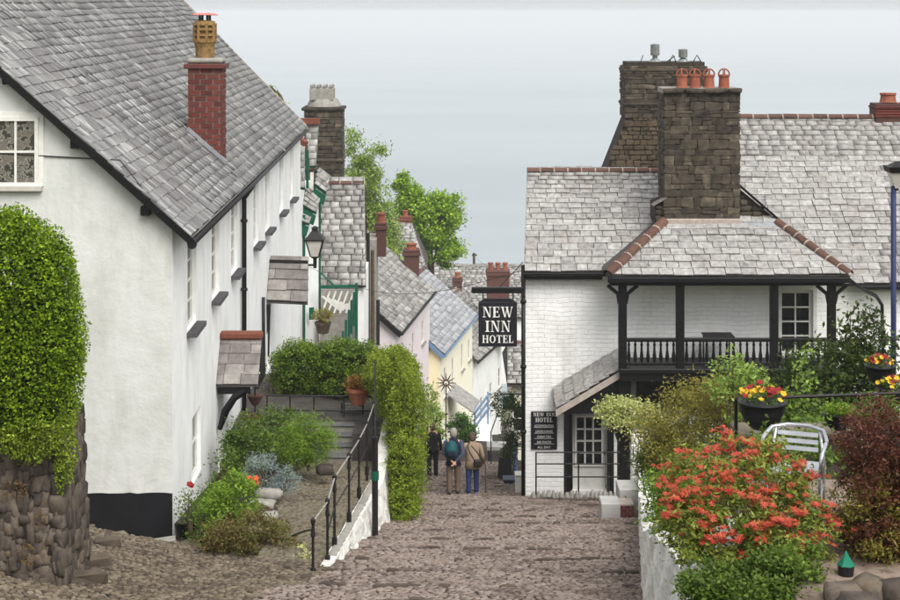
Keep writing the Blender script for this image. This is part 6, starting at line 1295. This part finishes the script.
# ------------------------------------------------------------------ people, seen from behind
SKIN = mat('skin', [(186, 140, 118), (200, 154, 132)], .6)
def figure(label, px, py, D, h, top_m, leg_m, hair_m, shoe_m, arms, lean=0.0, hem=.5, width=1.0, step=.06, turn=0.0, sleeve_m=None, hairlen=.0):
    t = thing('person', label, 'person', (XP(px, D), D, zs(D) + .02), rotz=turn); s = h / 1.75
    sk = bpy.data.meshes.new('body'); V_, E_, Rr = [], [], []
    def ad(p, r, par=None):
        V_.append(tuple(c * s for c in p)); Rr.append(r * s)
        if par is not None: E_.append((par, len(V_) - 1))
        return len(V_) - 1
    lx = lambda z: lean * max(0, z - .9)
    pv = ad((0, 0, .95), .12); wa = ad((0, lx(1.12), 1.12), .12, pv); chs = ad((0, lx(1.36), 1.36), .13, wa); nk = ad((0, lx(1.5), 1.5), .055, chs); hd = ad((0, lx(1.58) + .02, 1.6), .085, nk); ht = ad((0, lx(1.7) + .02, 1.69), .075, hd); ad((0, lx(1.6) + .12, 1.6), .02, hd)
    for sg_ in (-1, 1):
        hp_ = ad((sg_ * .1, 0, .88), .085, pv); kn = ad((sg_ * .11, .02 + sg_ * step, .49), .055, hp_); an = ad((sg_ * .11, sg_ * step - .02, .09), .04, kn); ad((sg_ * .12, sg_ * step + .13, .04), .035, an)
        A_ = arms[0 if sg_ < 0 else 1]; sh_ = ad((sg_ * .19 * width, lx(1.42), 1.42), .055, chs); el = ad(A_[0], .042, sh_); wr_ = ad(A_[1], .03, el); dv = (Vector(A_[1]) - Vector(A_[0])).normalized(); sd2 = Vector((1, 0, 0)) if abs(dv.x) < .7 else Vector((0, 0, 1)); pm_ = ad(Vector(A_[1]) + dv * .07, .03, wr_)
        for f in range(4): fb = ad(Vector(A_[1]) + dv * .12 + sd2 * (f - 1.5) * .02, .009, pm_); ad(Vector(A_[1]) + dv * (.16 + .01 * (f in (1, 2))) + sd2 * (f - 1.5) * .021 + Vector((0, .015, -.005)), .008, fb)
        th_ = ad(Vector(A_[1]) + dv * .06 + sd2 * .045, .01, pm_); ad(Vector(A_[1]) + dv * .1 + sd2 * .06, .008, th_)
    sk.from_pydata(V_, E_, []); sk.update(); ob = add('body', sk, SKIN, t, False)
    mo = ob.modifiers.new('skin', 'SKIN'); mo.use_smooth_shade = True
    for i, r in enumerate(Rr): sk.skin_vertices[0].data[i].radius = (r, r)
    sk.skin_vertices[0].data[0].use_root = True
    ob.modifiers.new('sub', 'SUBSURF').levels = 1
    q = lambda *p: Vector(p) * s
    mb = MB(); zs_ = [hem * 1.75 if hem < 1 else hem, .95, 1.12, 1.3, 1.42, 1.49, 1.53]; rad_ = [(.215, .17), (.195, .15), (.18, .135), (.2 , .135), (.19, .11), (.1, .08), (.065, .065)]
    mb.tube([q(0, lx(z) - (.0), z) for z in zs_], [(a * s * width, b * s) for a, b in rad_], 14)
    mb.build('jacket', top_m, t, False, True)
    mb = MB()
    for sg_ in (-1, 1):
        A_ = arms[0 if sg_ < 0 else 1]; mb.tube([q(sg_ * .15 * width, lx(1.43), 1.43), q(sg_ * .2 * width, lx(1.42), 1.4), Vector(A_[0]) * s, Vector(A_[1]) * s], [.06 * s, .075 * s, .058 * s, .042 * s], 9)
    mb.build('sleeves', sleeve_m or top_m, t, False, True)
    mb = MB()
    for sg_ in (-1, 1): mb.tube([q(sg_ * .07, 0, 1.0), q(sg_ * .1, 0, .86), q(sg_ * .11, .02 + sg_ * step, .49), q(sg_ * .11, sg_ * step - .015, .12), q(sg_ * .11, sg_ * step - .015, .06)], [.12 * s, .11 * s, .08 * s, .07 * s, .072 * s], 10)
    mb.build('trousers', leg_m, t, False, True)
    for sg_ in (-1, 1): MB().tube([q(sg_ * .11, sg_ * step - .08, .045), q(sg_ * .11, sg_ * step - .03, .05), q(sg_ * .12, sg_ * step + .08, .04), q(sg_ * .12, sg_ * step + .17, .03)], [.03 * s, .05 * s, .048 * s, .025 * s], 8).build('shoe', shoe_m, t, False, True)
    hb_ = MB().tube([q(0, lx(1.55) - .025, 1.54 - hairlen), q(0, lx(1.6) - .02, 1.6), q(0, lx(1.68) + .0, 1.68), q(0, lx(1.75) + .01, 1.755), q(0, lx(1.78) + .02, 1.785)], [(.06 * s, .05 * s), (.092 * s, .075 * s), (.1 * s, .1 * s), (.078 * s, .08 * s), (.02 * s, .02 * s)], 10)
    hb_.build('hair', hair_m, t, False, True)
    return t, s
M_NAVY = mat('navy_cloth', [(22, 28, 46), (34, 42, 62)], .9, 8, 1, 0, bump=.3); M_KHAKI = mat('khaki_cloth', [(98, 82, 68), (116, 98, 82)], .9, 8, 1, 0, bump=.3); M_BEIGE = mat('beige_cloth', [(146, 126, 106), (166, 146, 124)], .9, 8, 1, 0, bump=.3); M_JEAN = mat('blue_denim', [(36, 46, 84), (50, 62, 104)], .9, 8, 1, 0, bump=.3); M_GHAIR = mat('grey_hair', [(140, 132, 124), (176, 168, 160)], .8, 20, 1, 0); M_BHAIR = mat('brown_hair', [(80, 66, 54), (104, 88, 74)], .8, 20, 1, 0); M_DARKC = mat('dark_cloth', [(22, 20, 22), (34, 32, 34)], .9, 8, 1, 0); M_TEAL = mat('teal_nylon', [(12, 66, 72), (22, 86, 92)], .6, 6, 1, 0, bump=.2); M_SHIRT = mat('pale_shirt', [(196, 190, 188), (212, 208, 206)], .9, 8, 1, 0); M_SHOEB = mat('pale_blue_shoe', [(120, 150, 176), (150, 176, 196)], .7); M_LEATH = mat('dark_leather', [(30, 24, 22), (44, 36, 32)], .5, 6, 1, 0)
pm1, s1 = figure('man in navy jacket and khaki trousers with grey hair, hands behind his back', 453.5, 495, 42.9, 1.74, M_NAVY, M_KHAKI, M_GHAIR, M_LEATH, (((-.27, -.06, 1.14), (-.06, -.2, .96)), ((.27, -.06, 1.14), (.06, -.22, .94))), lean=.04, hem=.46, sleeve_m=mat('slate_blue_cloth', [(58, 66, 86), (78, 86, 104)], .9, 8, 1, 0))
pk = thing('backpack', 'teal rucksack on the back of the man in navy', 'backpack', (XP(451.5, 42.7), 42.7, zs(42.9) + 1.08))
MB().tube([Vector((0, 0, -.02)), Vector((0, -.02, .05)), Vector((0, -.03, .2)), Vector((0, 0, .36)), Vector((0, .03, .42))], [(.1, .07), (.16, .11), (.17, .12), (.14, .1), (.06, .05)], 12).build('bag', M_TEAL, pk, False, True); MB().bbox((-.11, -.17, .04), (.11, -.1, .2), .03).build('pocket', M_NAVY, pk, False)
MB().tube([(-.12, .03, .05), (-.17, .1, .2), (-.12, .14, .38)], .02, 6).tube([(.12, .03, .05), (.17, .1, .2), (.12, .14, .38)], .02, 6).build('straps', M_NAVY, pk, False)
pw, s2_ = figure('woman in beige coat and blue jeans walking with a cane', 472.5, 495, 43.0, 1.62, M_BEIGE, M_JEAN, M_BHAIR, M_SHOEB, (((-.3, .02, 1.18), (-.34, .2, 1.05)), ((.29, -.02, 1.16), (.33, .12, .92))), lean=.12, hem=.43, width=1.05, hairlen=.03)
hbp = thing('handbag', 'dark shoulder bag with long strap carried by the woman', 'handbag', (XP(478, 42.75), 42.75, zs(43) + .82)); MB().bbox((-.12, -.07, 0), (.12, .06, .2), .04).build('bag', M_LEATH, hbp, False); MB().tube([(-.1, -.02, .18), (-.22, -.04, .4), (-.28, .0, .56), (-.22, .2, .62)], .015, 5).tube([(.1, -.02, .18), (-.02, -.06, .4), (-.18, -.04, .58)], .015, 5).build('strap', M_LEATH, hbp, False)
cn_ = thing('walking_cane', 'thin brown cane in the right hand of the woman', 'cane', P(485.5, 495.5, 43.0)); c = Vector((XP(485.5, 43.1), 43.1, zs(43.1))); MB().tube([c, c + Z3 * .8, c + Vector((-.03, .0, .87)), c + Vector((-.1, 0, .87))], .014, 6).build('stick', M_BARK, cn_)
p3, _s = figure('person in dark clothes walking beyond the tall hedge', 432.5, 478, 51.0, 1.7, M_DARKC, M_DARKC, M_BHAIR, M_LEATH, (((-.26, 0, 1.13), (-.27, .06, .88)), ((.26, 0, 1.13), (.27, .06, .88))), hem=.5)
# ------------------------------------------------------------------ sea haze
hz = MB().box((-15500, -120, -98.0), (15500, 30500, 5.0)).mesh('haze'); mh = bpy.data.materials.new('haze_air'); mh.use_nodes = True; nh = mh.node_tree.nodes; nh.clear()
pv_ = nh.new('ShaderNodeVolumePrincipled'); pv_.inputs['Color'].default_value = (.775, .79, .805, 1); pv_.inputs['Density'].default_value = 4.0e-4; pv_.inputs['Anisotropy'].default_value = 0.0
oh = nh.new('ShaderNodeOutputMaterial'); mh.node_tree.links.new(pv_.outputs[0], oh.inputs['Volume'])
ho = add('haze', hz, mh); ho['kind'] = 'stuff'
